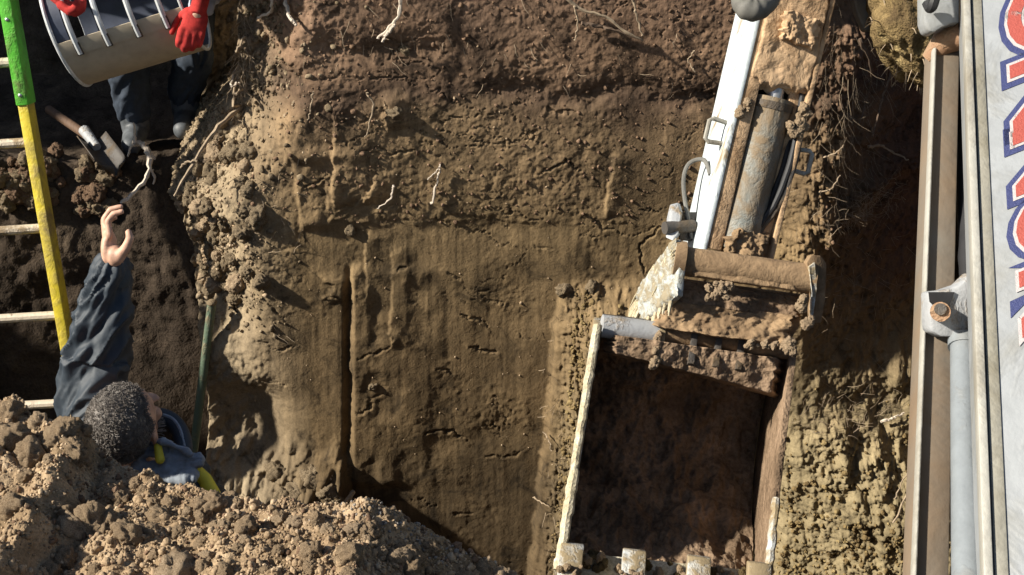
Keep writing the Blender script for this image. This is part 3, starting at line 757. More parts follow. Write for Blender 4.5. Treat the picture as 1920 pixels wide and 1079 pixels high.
lend = lb + la * (abs((lb.z - FLOOR - 0.1) / la.z)); ltop = lt - la * 0.5
gsplit = PY(44, 196, 4.8 - 0.28 * (236 / 660))
gsplit = lt + la * (gsplit - lt).dot(la)
for off in (0.0, 0.40):
    rail('rail', gsplit - la * 0.05, lend, off, 'lad_yellow', 0.026, 0.036)
    g_ = rail('rail_cover', ltop, gsplit, off - 0.001, 'lad_green', 0.031, 0.042)
    for v_ in (36, 176):
        q_ = lt + la * (PY(20, v_, 4.75) - lt).dot(la) + lw * off + ln_ * 0.042
        MB().ball(q_, lw * 0.008, la * 0.008, ln_ * 0.005).build('rivet', M['steel'], g_, True)
for v_ in (-35, 118, 268, 424, 578, 728, 880, 1030):
    q_ = lt + la * (PY(60, v_, 4.66) - lt).dot(la)
    MB().tube([q_ + lw * 0.02 + la * 0.0, q_ + lw * 0.38], 0.019, 10).build('rung', M['lad_rung'], lad, True)

# green pole leaning on the wall
M['pole'] = painted('green_pole_paint', (0.095, 0.135, 0.09), (0.24, 0.2, 0.12), 0.58, 14.0, 0.55)
pa, pb = PY(397, 570, 4.68), PY(364, 840, 4.60)
pd = (pb - pa).normalized(); pe = pb + pd * abs((pb.z - (FLOOR + 0.35)) / pd.z)
pole = tag(MB().tube([pa, pa + pd * 0.03, pb, pe], [0.0185, 0.0185, 0.0185, 0.0185], 14).build('pole', M['pole'], None, True), 'weathered green pole leaning upright against the earth wall behind the man', 'pole')
mud_cap = MB().ball(pa - pd * 0.005, Vector((0.022, 0, 0)), Vector((0, 0.022, 0)), Vector((0, 0, 0.014))).build('mud_cap', M['clod_wall'], pole, True)
#PART3
# ------------------------------------------------------------------ excavator: boom, stick, coupler and bucket
M['white_paint'] = painted('pale_blue_white_paint', (0.62, 0.68, 0.70), (0.34, 0.26, 0.16), 0.58, 5.0, 0.4, 0.04, (1, 1, 0.35))
M['boom_paint'] = painted('grey_white_boom_paint', (0.30, 0.315, 0.325), (0.21, 0.2, 0.165), 0.60, 4.0, 0.4, 0.12, (1, 1, 0.4))
M['boom_edge'] = painted('dusty_boom_flange', (0.36, 0.35, 0.31), (0.22, 0.19, 0.14), 0.62, 6.0, 0.5, 0.15, (1, 1, 0.3))
M['strip'] = painted('grimy_strip', (0.27, 0.26, 0.22), (0.2, 0.18, 0.13), 0.55, 6.0, 0.6, 0.15, (1, 1, 0.3))
M['mud_tan'] = painted('dried_tan_mud', (0.54, 0.37, 0.22), (0.27, 0.165, 0.085), 0.55, 11.0, 0.9, 0.12)
M['mud_brown'] = painted('dried_brown_mud', (0.32, 0.215, 0.12), (0.17, 0.108, 0.058), 0.52, 9.0, 0.9, 0.14)
M['mud_dark'] = soil('damp_bucket_mud', (0.085, 0.058, 0.037), (0.19, 0.13, 0.083), (0.32, 0.225, 0.15), 6.0, 70, 0.010)
M['mud_pale'] = soil('pale_crusted_mud', (0.3, 0.25, 0.16), (0.48, 0.42, 0.29), (0.66, 0.62, 0.5), 14.0, 130, 0.004)
M['worn'] = painted('worn_bucket_steel', (0.52, 0.54, 0.53), (0.36, 0.28, 0.165), 0.46, 14.0, 0.45, 0.08)
M['plate'] = painted('pale_scraped_plate', (0.46, 0.49, 0.47), (0.33, 0.28, 0.19), 0.47, 26.0, 0.5, 0.08)
M['rod'] = painted('grey_cylinder', (0.20, 0.215, 0.20), (0.25, 0.185, 0.115), 0.47, 7.0, 0.42, 0.10)
M['cyl_blue'] = painted('blue_grey_cylinder_paint', (0.2, 0.22, 0.235), (0.2, 0.18, 0.145), 0.62, 5.0, 0.38, 0.1)
M['black'] = plain('black_rubber', (0.02, 0.02, 0.022), 0.6, 0.3, 30, 0.001)
M['hose_grey'] = plain('grey_hose', (0.15, 0.145, 0.13), 0.75, 0.4, 25, 0.002)
M['dark_steel'] = painted('dark_muddy_steel', (0.07, 0.062, 0.055), (0.13, 0.09, 0.05), 0.55, 10.0, 0.6, 0.1)
M['steel_grey'] = painted('grey_casting', (0.34, 0.35, 0.36), (0.3, 0.22, 0.13), 0.62, 10.0, 0.5)
M['rail'] = painted('grimy_grey_rail', (0.165, 0.15, 0.125), (0.22, 0.15, 0.09), 0.54, 3.0, 0.6, 0.16, (1, 1, 0.3))
M['rust'] = painted('rusty_pin', (0.28, 0.16, 0.09), (0.38, 0.26, 0.16), 0.55, 12.0, 0.7)
M['ink_blue'] = painted('blue_print', (0.05, 0.06, 0.155), (0.3, 0.3, 0.31), 0.72, 24.0, 0.5, 0.05)
M['ink_white'] = painted('white_print', (0.48, 0.44, 0.43), (0.32, 0.3, 0.28), 0.66, 24.0, 0.5, 0.1)
M['ink_red'] = painted('red_print', (0.38, 0.085, 0.065), (0.36, 0.3, 0.28), 0.71, 24.0, 0.5, 0.05)

EX = empty('excavator', P(1860, 1300, 1.6)); EX.location.z = 0.0
tag(EX, 'grey white excavator arm reaching into the pit with a muddy bucket', 'excavator')

def mud_patch(name, c00, c10, c11, c01, nrm, nu, nv, amp, mat, parent, seed, fr=14.0, edge=0.05, thick=0.03):
    """lumpy slab of mud over a quad: ragged outline, real thickness"""
    a, b = np.meshgrid(np.linspace(0, 1, nu), np.linspace(0, 1, nv), indexing='ij')
    c00, c10, c11, c01, nr = [np.array(q) for q in (c00, c10, c11, c01, nrm)]
    ar, br = a + edge * fbm(b * 9, a * 0 + seed, 0, 4, seed) * (2 * np.abs(a - 0.5)) ** 3, b + edge * fbm(a * 9, b * 0 + seed, 0, 4, seed + 1) * (2 * np.abs(b - 0.5)) ** 3
    Pq = ((1 - ar) * (1 - br))[..., None] * c00 + (ar * (1 - br))[..., None] * c10 + (ar * br)[..., None] * c11 + ((1 - ar) * br)[..., None] * c01
    rim = np.minimum(np.minimum(a, 1 - a), np.minimum(b, 1 - b)); k = sstep(0, 0.06, rim)
    W_ = np.linalg.norm(c10 - c00); H_ = np.linalg.norm(c01 - c00)
    h = amp * (0.5 + fbm(a * W_ * fr, b * H_ * fr, 0, 5, seed + 2, 0.6) + 0.6 * billow(a * W_ * fr * 2, b * H_ * fr * 2, 3, seed + 3))
    Pq = Pq + nr * ((h + 0.004) * k - thick * (1 - k))[..., None]
    return link(name, mesh_np(name, Pq.reshape(-1, 3), grid_faces(nu, nv)), mat, parent)

# --- stick
ST_T, ST_B = P(1598, -430, 3.78), P(1384, 478, 3.92)
sA = (ST_B - ST_T).normalized(); sL = (ST_B - ST_T).length
sW = (RR - sA * RR.dot(sA)).normalized(); sN = sA.cross(sW).normalized()
if sN.dot(FF) < 0: sN = -sN
q_ = Matrix.Rotation(math.radians(7), 3, sA)
if (q_ @ sW).dot(FF) < 0: q_ = Matrix.Rotation(math.radians(-7), 3, sA)
sW = q_ @ sW; sN = q_ @ sN
def S(a, w_, n_): return ST_T + sA * a + sW * w_ + sN * n_
HW = 0.115; TH = 0.24
def s_at(py): return (P(1384 + (478 - py) * 0.236, py, 3.9) - ST_T).dot(sA)
def plate(name, a0, a1, w0, w1, n0, n1, mat, bev=0.004, parent=None, taper=None):
    c = S((a0 + a1) / 2, (w0 + w1) / 2, (n0 + n1) / 2)
    return MB().box(c, sA * abs(a1 - a0) / 2, sW * abs(w1 - w0) / 2, sN * abs(n1 - n0) / 2).build(name, M[mat], parent or EX, bevel=bev)
stick = plate('stick', 0, sL + 0.02, -HW, -HW + 0.016, 0.0, TH, 'white_paint')              # left web
plate('web', 0, sL + 0.02, HW - 0.016, HW, 0.0, TH, 'mud_tan', 0.004, stick)
plate('back_web', 0, sL, -HW + 0.016, HW - 0.016, 0.125, 0.145, 'mud_brown', 0.0, stick)
a_cov = s_at(165)
plate('flange', 0, sL, -HW + 0.016, -HW + 0.062, 0.004, 0.022, 'mud_tan', 0.004, stick)
plate('flange', a_cov, sL, HW - 0.062, HW - 0.016, 0.03, 0.048, 'mud_tan', 0.004, stick)
plate('cover_plate', 0, a_cov, -HW + 0.062, HW - 0.016, 0.012, 0.03, 'mud_tan', 0.006, stick)
mud_patch('mud_cake', S(s_at(-70), -HW + 0.02, 0.0), S(s_at(-70), HW - 0.01, 0.0), S(s_at(172), HW - 0.005, 0.008), S(s_at(172), -HW + 0.02, 0.008), -sN, 60, 90, 0.010, M['mud_tan'], stick, 601, 11)
mud_patch('mud_cake', S(s_at(30), -HW + 0.07, -0.01), S(s_at(30), HW - 0.03, -0.01), S(s_at(88), HW - 0.04, -0.01), S(s_at(84), -HW + 0.08, -0.01), -sN, 50, 40, 0.03, M['mud_tan'], stick, 611, 12, 0.12, 0.02)
for k, (py, w_) in enumerate(((215, -HW + 0.03), (225, HW - 0.03), (205, HW - 0.02))):
    for j in range(7):
        clod_piece('mud_lump', S(s_at(py + random.uniform(-16, 16)), w_ + random.uniform(-0.02, 0.02), 0.0), random.uniform(0.007, 0.018), 'clod_pale', stick)
# bucket cylinder in the channel
cyl = MB().tube([S(s_at(185), 0.010, 0.056), S(s_at(470), 0.002, 0.050)], 0.066, 28).build('bucket_cylinder', M['rod'], EX, True)
MB().tube([S(s_at(192), 0.010, 0.056), S(s_at(206), 0.010, 0.056)], 0.070, 24).build('gland', M['dark_steel'], cyl, True)
MB().tube([S(s_at(60), 0.012, 0.05), S(s_at(190), 0.012, 0.045)], 0.026, 18).build('rod', M['steel'], cyl, True)
mud_patch('mud_cake', S(s_at(430), -0.05, 0.0), S(s_at(430), 0.08, 0.01), S(s_at(480), 0.08, 0.0), S(s_at(480), -0.05, 0.0), -sN, 40, 30, 0.025, M['mud_brown'], cyl, 621, 22, 0.2, 0.03)
# hydraulic hoses down the right side of the channel
for k, (w_, n_, r) in enumerate(((0.085, 0.03, 0.011), (0.075, 0.05, 0.010), (0.10, 0.03, 0.009))):
    L = [S(s_at(100), w_, 0.03), S(s_at(200), w_ + 0.01, n_), S(s_at(290), w_ + 0.012, n_ - 0.02), S(s_at(370), w_ - 0.005, n_ - 0.02), S(s_at(425), w_ - 0.04, n_ - 0.01), S(s_at(475), w_ - 0.055, n_)]
    MB().tube(wiggle(L, 30, 0.001, 630 + k), r, 10).build('hose', M[('black', 'black', 'dark_steel')[k]], EX, True)
MB().tube(wiggle([S(s_at(470), -HW - 0.005, 0.12), S(s_at(380), -HW - 0.06, 0.15), S(s_at(335), -HW - 0.06, 0.16), S(s_at(320), -HW - 0.02, 0.14), S(s_at(345), -HW + 0.0, 0.1)], 26, 0.0, 1), 0.007, 8).build('hose', M['hose_grey'], EX, True)
def d_handle(py, w_, sgn):
    a = s_at(py); L = [S(a - 0.032, w_, 0.05), S(a - 0.036, w_ + sgn * 0.045, 0.045), S(a - 0.028, w_ + sgn * 0.056, 0.045), S(a + 0.028, w_ + sgn * 0.056, 0.045), S(a + 0.036, w_ + sgn * 0.045, 0.045), S(a + 0.032, w_, 0.05)]
    MB().tube(L, 0.0075, 8).build('grab_loop', M['boom_edge'], EX, True)
d_handle(266, -HW, -1); d_handle(285, HW, 1)
# steel lug at the stick's lower left
lug = [P(1256, 384, 4.0), P(1272, 380, 4.0), P(1278, 400, 4.0), P(1272, 440, 3.98), P(1262, 452, 3.96), P(1248, 446, 3.98), P(1250, 410, 4.0)]
MB().prism(lug, FF * 0.05 + RR * 0.012).build('link_lug', M['steel_grey'], EX, bevel=0.004)
MB().tube([P(1246, 428, 3.98), P(1300, 424, 4.02)], 0.020, 16).build('link_pin', M['dark_steel'], EX, True)
MB().prism([P(1275, 398, 4.02), P(1330, 398, 4.05), P(1330, 455, 4.05), P(1275, 450, 4.02)], FF * 0.04).build('link_arm', M['dark_steel'], EX, bevel=0.003)
# --- coupler
cp = MB().tube([P(1274, 489, 3.74), P(1526, 524, 3.74)], 0.043, 24).build('coupler_tube', M['mud_brown'], EX, True)
mud_patch('mud_cake', P(1290, 478, 3.72), P(1500, 508, 3.72), P(1500, 548, 3.71), P(1290, 518, 3.71), -FF, 70, 20, 0.006, M['mud_brown'], cp, 631, 40, 0.05, 0.02)
MB().tube([P(1262, 487, 3.74), P(1282, 490, 3.74)], 0.058, 20).build('tube_end', M['mud_brown'], cp, True)
MB().prism([P(1513, 492, 3.70), P(1522, 478, 3.70), P(1540, 480, 3.71), P(1550, 495, 3.72), P(1548, 560, 3.74), P(1540, 606, 3.76), P(1522, 606, 3.76), P(1520, 560, 3.72)], FF * 0.05).build('end_plate', M['mud_brown'], cp, bevel=0.004)
MB().prism([P(1516, 500, 3.69), P(1528, 492, 3.69), P(1532, 540, 3.70), P(1524, 600, 3.73), P(1520, 600, 3.73), P(1522, 550, 3.70)], FF * 0.02).build('plate_edge', M['worn'], cp, bevel=0.002)
lp = [P(1264, 448, 3.72), P(1276, 470, 3.69), P(1268, 555, 3.68), P(1206, 610, 3.90), P(1184, 580, 3.96), P(1196, 545, 3.93)]
lpn = (lp[2] - lp[0]).cross(lp[4] - lp[0]).normalized()
if lpn.x < 0: lpn = -lpn
sp = MB().prism(lp, lpn * 0.022).build('side_plate', M['plate'], EX, bevel=0.003)
mud_patch('mud_cake', lp[0] - lpn * .002, lp[2] - lpn * .002, lp[3] - lpn * .002, lp[5] - lpn * .002, -lpn, 40, 40, 0.007, M['plate'], sp, 641, 55, 0.08, 0.003)
drip = MB()
for k in range(34):
    q_ = random.random(); c0 = lp[0].lerp(lp[5], random.random()).lerp(lp[1].lerp(lp[2], random.random()), random.uniform(0.0, 0.5)) - lpn * 0.006
    dn = (lp[4].lerp(lp[3], q_) - lp[0]).normalized(); l_ = random.uniform(0.05, 0.12); r = random.uniform(0.003, 0.006)
    drip.tube([c0, c0 + dn * l_ * 0.5, c0 + dn * l_], [r * 0.6, r, r * 0.3], 6)
for k in range(13):
    t = k / 12; p = lp[4].lerp(lp[3], t) if k < 7 else lp[3].lerp(lp[2], (t - 0.5) * 1.6); l_ = random.uniform(0.015, 0.05) * (1.3 if 3 < k < 9 else 0.8); r = random.uniform(0.005, 0.009)
    p = p + Vector((random.uniform(-.006, .006), -0.006, 0)); up = (lp[0] - p).normalized()
    drip.tube([p + up * 0.05, p, p - UU * l_ * 0.5 - RR * 0.004, p - UU * l_ - RR * 0.006], [r * 0.5, r, r * 0.8, r * 0.25], 7)
tag(drip.build('mud_drips', M['mud_pale'], sp, True), kind='stuff')
body = MB().prism([P(1262, 520, 3.80), P(1505, 552, 3.80), P(1500, 610, 3.80), P(1476, 650, 3.80), P(1235, 610, 3.80)], FF * 0.18).build('coupler_body', M['mud_brown'], EX, bevel=0.006)
mud_patch('mud_cake', P(1248, 560, 3.79), P(1500, 590, 3.79), P(1478, 654, 3.74), P(1216, 614, 3.74), -FF, 90, 46, 0.030, M['mud_brown'], body, 651, 13, 0.06, 0.05)
mud_patch('mud_cake', P(1262, 522, 3.80), P(1505, 555, 3.80), P(1502, 600, 3.78), P(1250, 570, 3.78), -FF, 90, 30, 0.018, M['mud_dark'], body, 661, 20, 0.05, 0.03)
for k in range(16):
    clod_piece('mud_lump', P(1350 + random.gauss(0, 9), 545 + random.gauss(0, 6), 3.70), random.uniform(0.006, 0.014), 'clod_pale', body)
for L_ in (((1505, 560), (1500, 590)), ((1516, 600), (1508, 618)), ((1482, 640), (1478, 660))):
    for k in range(8): clod_piece('mud_lump', P(random.uniform(L_[1][0], L_[0][0]) + random.gauss(0, 3), random.uniform(L_[0][1], L_[1][1]), 3.70), random.uniform(0.006, 0.016), 'clod_pale', body)
for k in range(10): clod_piece('mud_lump', P(random.uniform(1385, 1470), 648 + random.gauss(0, 4), 3.72), random.uniform(0.006, 0.014), 'clod_pale', body)
# --- bucket
bO = P(1128, 612, 3.74); bW = P(1482, 655, 3.80) - bO; bD = P(1054, 1082, 3.58) - bO
bB = (P(1075, 800, 4.0) - CAM).normalized()                  # the bucket opens straight at the camera side
BD = bD.length
def BK(wf, t, b): return bO + bW * wf + bD * t + bB * b
PROF = [(0.015, 0.02), (-0.045, 0.10), (-0.03, 0.22), (0.06, 0.34), (0.22, 0.42), (0.42, 0.45), (0.60, 0.42), (0.76, 0.33), (0.89, 0.19), (0.97, 0.06), (1.0, 0.0)]
prof = wiggle([Vector((a, b, 0)) for a, b in PROF], 44, 0, 1)
def shell_mesh(off):
    V = []; 
    for wf in np.linspace(0, 1, 26):
        for i, p in enumerate(prof):
            a = prof[max(i - 1, 0)]; b = prof[min(i + 1, len(prof) - 1)]
            tx, ty = (b.x - a.x) * BD, b.y - a.y; l_ = math.hypot(tx, ty); nx, ny = ty / l_, -tx / l_      # inward normal guess
            V.append(BK(wf, p.x + off * nx / BD, p.y + off * ny))
    return V
Vi = shell_mesh(0.0); Vo = shell_mesh(-0.014); n1, n2 = 26, len(prof)
F1 = grid_faces(n1, n2); F2 = F1[:, ::-1] + n1 * n2; ee = []
for i in range(n1 - 1):
    for j in (0, n2 - 1): ee.append([i * n2 + j, (i + 1) * n2 + j, (i + 1) * n2 + j + n1 * n2, i * n2 + j + n1 * n2])
bucket = link('bucket', mesh_np('bucket', np.array([tuple(q) for q in Vi + Vo]), np.concatenate([F1, F2, np.array(ee)])), M['dark_steel'], EX)
# caked mud lining the inside
a_, b_ = np.meshgrid(np.linspace(0.012, 0.988, 130), np.linspace(0.06, 0.955, 150), indexing='ij')
pj = np.array([(p.x, p.y) for p in prof]); tt = np.linspace(0, 1, len(prof))
ptx, pty = np.interp(b_, tt, pj[:, 0]), np.interp(b_, tt, pj[:, 1])
dx_, dy_ = np.interp(b_, tt, np.gradient(pj[:, 0], tt)) * BD, np.interp(b_, tt, np.gradient(pj[:, 1], tt)); l_ = np.hypot(dx_, dy_)
Wl = bW.length
hm = 0.03 + 0.06 * fbm(a_ * Wl * 6, b_ * 6, 0, 5, 671, 0.6) + 0.03 * (0.4 - 1.6 * np.abs(fbm(a_ * Wl * 15, b_ * 15, 0, 4, 672, 0.6)))
ckk = np.abs(fbm(a_ * Wl * 5, b_ * 5, 0, 4, 673)); hm = hm - 0.014 * (1 - sstep(0, 0.03, ckk)); hm = np.maximum(hm, 0.003)
t2 = ptx + hm * (dy_ / l_) / BD; b2 = pty + hm * (-dx_ / l_)
VM = np.array(bO) + a_[..., None] * np.array(bW) + t2[..., None] * np.array(bD) + b2[..., None] * np.array(bB)
link('mud_lining', mesh_np('mud_lining', VM.reshape(-1, 3), grid_faces(130, 150)), M['mud_dark'], bucket)
for wf0, wf1, nm in ((-0.045, 0.0, 0), (1.0, 1.035, 1)):
    pts = [BK(wf0, p.x, p.y - 0.005) for p in prof] + [BK(wf0, 0.9, -0.035), BK(wf0, 0.7, -0.02), BK(wf0, 0.35, -0.012), BK(wf0, 0.02, -0.006)]
    s_ = MB().prism(pts, bW * (wf1 - wf0)).build('side_plate', M['worn'] if nm == 0 else M['mud_dark'], bucket, bevel=0.003)
    # crusted rim along the mouth edge
    rim = MB(); path = wiggle([BK((wf0 + wf1) / 2, t, -0.014 - 0.02 * sstep(0.6, 0.9, t)) for t in (0.0, 0.2, 0.4, 0.6, 0.8, 0.97)], 60, 0.0016, 680 + nm)
    if nm == 1: path = path[36:]
    rr_ = [0.0125 * random.uniform(0.85, 1.15) * (1.0 if i < 36 or nm else 1.25) for i in range(len(path))]
    rim.tube(path, rr_, 8).build('rim_edge', M['mud_pale'] if nm == 0 else M['worn'], s_, True)
rp = MB().tube([BK(0.0, -0.005, 0.03), BK(0.30, -0.002, 0.03)], 0.034, 18).build('lip_tube', M['steel_grey'], bucket, True)
MB().tube([BK(0.30, -0.005, 0.03), BK(1.0, 0.0, 0.03)], 0.030, 18).build('lip_tube', M['mud_brown'], bucket, True)
mud_patch('mud_cake', BK(0.03, 0.025, 0.0), BK(0.98, 0.035, 0.0), BK(0.98, 0.20, 0.05), BK(0.03, 0.10, 0.02), -bB, 100, 34, 0.022, M['mud_dark'], bucket, 691, 15, 0.03, 0.05)
for wf in (0.30, 0.47, 0.60, 0.72):
    MB().prism([BK(wf, -0.10, 0.0), BK(wf, 0.11, -0.01), BK(wf, 0.13, 0.06), BK(wf, -0.1, 0.12)], bW.normalized() * 0.02).build('bucket_ear', M['worn'] if wf < 0.4 else M['dark_steel'], bucket, bevel=0.002)
MB().tube([BK(0.36, -0.03, 0.03), BK(0.72, -0.02, 0.03)], 0.024, 16).build('bucket_pin', M['dark_steel'], bucket, True)
for k in range(26): clod_piece('mud_lump', BK(0.30 + random.gauss(0, 0.008), random.uniform(-0.02, 0.16), -0.012), random.uniform(0.004, 0.010), 'clod_pale', bucket)
lipn = (bD.normalized() * 0.9 - bB * 0.45).normalized()
MB().prism([BK(0.0, 0.905, 0.03), BK(1.0, 0.905, 0.03), BK(1.0, 1.03, -0.06), BK(0.0, 1.03, -0.06)], -lipn.cross(bW.normalized()).normalized() * 0.018).build('cutting_edge', M['mud_pale'], bucket, bevel=0.003)
for wf in (0.025, 0.335, 0.66, 0.965):
    c = BK(wf, 0.865, -0.035); ax = bW.normalized()
    pts = [c - ax * 0.033 + bB * 0.03, c - ax * 0.033 - bB * 0.022, c - ax * 0.030 + bD.normalized() * 0.11 - bB * 0.085, c - ax * 0.026 + bD.normalized() * 0.17 - bB * 0.10, c - ax * 0.030 + bD.normalized() * 0.12 - bB * 0.02]
    t_ = MB().prism(pts, ax * 0.066).build('tooth', M['worn'], bucket, bevel=0.004)
    for k in range(26): clod_piece('mud_lump', c + ax * random.uniform(-0.034, 0.034) + bD.normalized() * random.uniform(0.05, 0.14) - bB * random.uniform(0.05, 0.09), random.uniform(0.004, 0.011), 'clod_pale', t_)
for k in range(40): clod_piece('mud_lump', BK(random.uniform(0.05, 0.97), random.uniform(0.90, 0.96), -0.01), random.uniform(0.006, 0.016), random.choice(['clod_pale', 'turf']), bucket)

# --- boom close to the camera on the right
bt, bb = P(1812, -110, 2.36), P(1862, 1180, 1.62)
bA = (bb - bt).normalized(); bL = (bb - bt).length
fR = (RR * 0.97 - FF * 0.24); fR = (fR - bA * fR.dot(bA)).normalized(); fN = bA.cross(fR).normalized()
if fN.dot(FF) > 0: fN = -fN                                   # outward normal of the lettered face, toward the camera
def BM(a, w_, n_): return bt + bA * a + fR * w_ + fN * n_
boom = MB().prism([BM(-0.1, 0.0, 0), BM(-0.1, 0.30, 0), BM(bL + 0.25, 0.34, 0), BM(bL + 0.25, 0.0, 0)], fN * -0.20).build('boom', M['boom_paint'], EX, bevel=0.012, seg=3)
MB().box(BM(bL / 2, -0.004, -0.012), bA * (bL / 2 + 0.1), fR * 0.006, fN * 0.022).build('flange', M['boom_edge'], boom, bevel=0.002)
MB().box(BM(bL / 2, 0.013, 0.001), bA * (bL / 2 + 0.1), fR * 0.0085, fN * 0.002).build('edge_strip', M['strip'], boom, bevel=0.0015)
# boom tip above the picture, reaching over to the stick
MB().prism([BM(-0.1, 0.0, -0.002), BM(-0.1, 0.30, -0.002), ST_T + RR * 0.13, ST_T - RR * 0.10 - UU * 0.05], -fN * 0.20).build('boom_tip', M['boom_paint'], EX, bevel=0.01)
MB().prism([BM(bL + 0.2, -0.02, 0.01), BM(bL + 0.2, 0.36, 0.01), BM(bL + 0.75, 0.36, 0.01), BM(bL + 0.75, -0.02, 0.01)], -fN * 0.24).build('swing_post', M['dark_steel'], EX, bevel=0.01)
# lettering printed down the boom
def glyph(ch, off):
    cu = bpy.data.curves.new('g', 'FONT'); cu.body = ch; cu.size = 1.0; cu.offset = off; cu.resolution_u = 5
    o = bpy.data.objects.new('g', cu); COL.objects.link(o); dg = bpy.context.evaluated_depsgraph_get(); dg.update()
    me = bpy.data.meshes.new_from_object(o.evaluated_get(dg)); bpy.data.objects.remove(o); return me
def b_at(py, px=1890): 
    d_ = bt + bA * 0.0; lo, hi = -0.1, bL + 0.2
    for _ in range(40):
        m_ = (lo + hi) / 2; q = BM(m_, 0.07, 0) - CAM; v_ = 539.5 - q.dot(UU) / q.dot(FF) * FPX
        if v_ < py: lo = m_
        else: hi = m_
    return lo
WORD = [('O', -560, -440), ("'", -430, -400), ('C', -175, -25), ('O', -15, 108), ('N', 128, 246), ('N', 254, 366), ('O', 380, 494), ('R', 516, 626), ('&', 690, 835), ('C', 850, 980), ('O', 990, 1110)]
REF = {}; CAPH = 0.125; BASE = 0.078
for nm, off, mat, lift in (('lettering_outline', 0.105, 'ink_blue', 0.0012), ('lettering_border', 0.050, 'ink_white', 0.0020), ('lettering_fill', 0.022, 'ink_red', 0.0028)):
    V = []; F = []
    for ch, p0, p1 in WORD:
        me = glyph(ch, off if ch != "'" else off * 0.7); v = verts(me)
        ref = REF.setdefault(ch, None) if REF.get(ch) is not None else REF.__setitem__(ch, verts(glyph(ch, 0.0))) or REF[ch]; x0, x1 = ref[:, 0].min(), ref[:, 0].max(); n = len(V)
        s0, s1 = b_at(p0), b_at(p1); kx = (s1 - s0) / (x1 - x0); base = 0.068 - 0.010 * s0 / b_at(600) + (0.018 if p0 > 640 else 0.0)
        ky = CAPH / 0.73
        for q in v:
            aa = s0 + (q[0] - x0) * kx - 0.55 * q[1] * ky; V.append(tuple(BM(aa, base + q[1] * ky, lift)))
        F += [[n + i for i in p.vertices] for p in me.polygons]
    me = bpy.data.meshes.new(nm); me.from_pydata(V, [], F); link(nm, me, M[mat], boom, False)
# channel rail beside the boom
r0, r1, r2, r3 = P(1751, 92, 2.52), P(1800, 92, 2.52), P(1778, 1180, 1.98), P(1709, 1180, 1.98)
rl = MB().prism([r0, r1, r2, r3], FF * 0.06).build('side_rail', M['rail'], EX, bevel=0.004)
lipv = (r3 - r0).normalized(); MB().box((r0 + r3) / 2 - FF * 0.006 - RR * 0.002, lipv * (r3 - r0).length / 2, RR * 0.0028, FF * 0.010).build('rail_edge', M['boom_edge'], rl, bevel=0.003)
# cylinder, clevis and pin between rail and boom
bc = MB().tube([P(1808, 650, 2.16), P(1816, 1190, 1.80)], 0.023, 24).build('boom_cylinder', M['cyl_blue'], EX, True)
MB().tube([P(1808, 634, 2.17), P(1808, 652, 2.16)], 0.027, 20).build('collar', M['cyl_blue'], bc, True)
cl = MB().prism([P(1742, 548, 2.16), P(1770, 545, 2.16), P(1800, 535, 2.16), P(1826, 510, 2.16), P(1834, 560, 2.16), P(1828, 612, 2.16), P(1800, 632, 2.16), P(1764, 632, 2.16), P(1745, 622, 2.16)], FF * 0.05).build('clevis', M['steel_grey'], EX, bevel=0.006)
MB().tube([P(1763, 585, 2.125), P(1763, 585, 2.18)], 0.0165, 20).build('pin', M['rust'], cl, True)
MB().tube([P(1763, 580, 2.12), P(1763, 580, 2.13)], 0.010, 16).build('pin_head', M['dark_steel'], cl, True)
MB().prism([P(1742, 548, 2.155), P(1790, 548, 2.155), P(1782, 570, 2.155), P(1776, 600, 2.155), P(1744, 566, 2.155)], FF * 0.004).build('clip', M['black'], cl)
MB().tube(wiggle([P(1815, 80, 2.55), P(1812, 300, 2.45), P(1818, 480, 2.3), P(1822, 540, 2.25)], 20, 0.001, 3), 0.020, 12).build('hose', M['black'], EX, True)
# bracket at the top with a muddy roller
br = [P(1733, -60, 2.46), P(1800, -60, 2.46), P(1800, 44, 2.46), P(1786, 44, 2.46), P(1766, 52, 2.46), P(1752, 62, 2.46), P(1740, 58, 2.46), P(1734, 40, 2.46)]
bk = MB().prism(br, FF * 0.05).build('bracket', M['boom_paint'], EX, bevel=0.006)
MB().tube(wiggle([P(1760, -40, 2.43), P(1752, 0, 2.42), P(1745, 16, 2.43), P(1738, 6, 2.44)], 14, 0, 2), 0.010, 8).build('hose', M['black'], bk, True)
MB().tube([P(1742, 112, 2.54), P(1768, 80, 2.52), P(1806, 66, 2.50)], [0.016, 0.026, 0.028], 14).build('roller', M['rust'], bk, True)
# corrugated hose elbow beside the stick, rubber flap behind it
L = wiggle([P(1392, -60, 3.66), P(1393, 0, 3.64), P(1408, 18, 3.63), P(1432, 8, 3.65), P(1456, -30, 3.7)], 46, 0, 1)
MB().tube(L, [0.034 * (1 + 0.035 * math.sin(i * 1.1)) for i in range(46)], 16).build('hose', M['hose_grey'], EX, True)
MB().prism([P(1590, -60, 3.95), P(1700, -60, 4.0), P(1682, 20, 4.0), P(1652, 52, 3.98), P(1622, 58, 3.96), P(1606, 20, 3.95)], FF * 0.05).build('rubber_flap', M['hose_grey'], EX, bevel=0.012, seg=3)
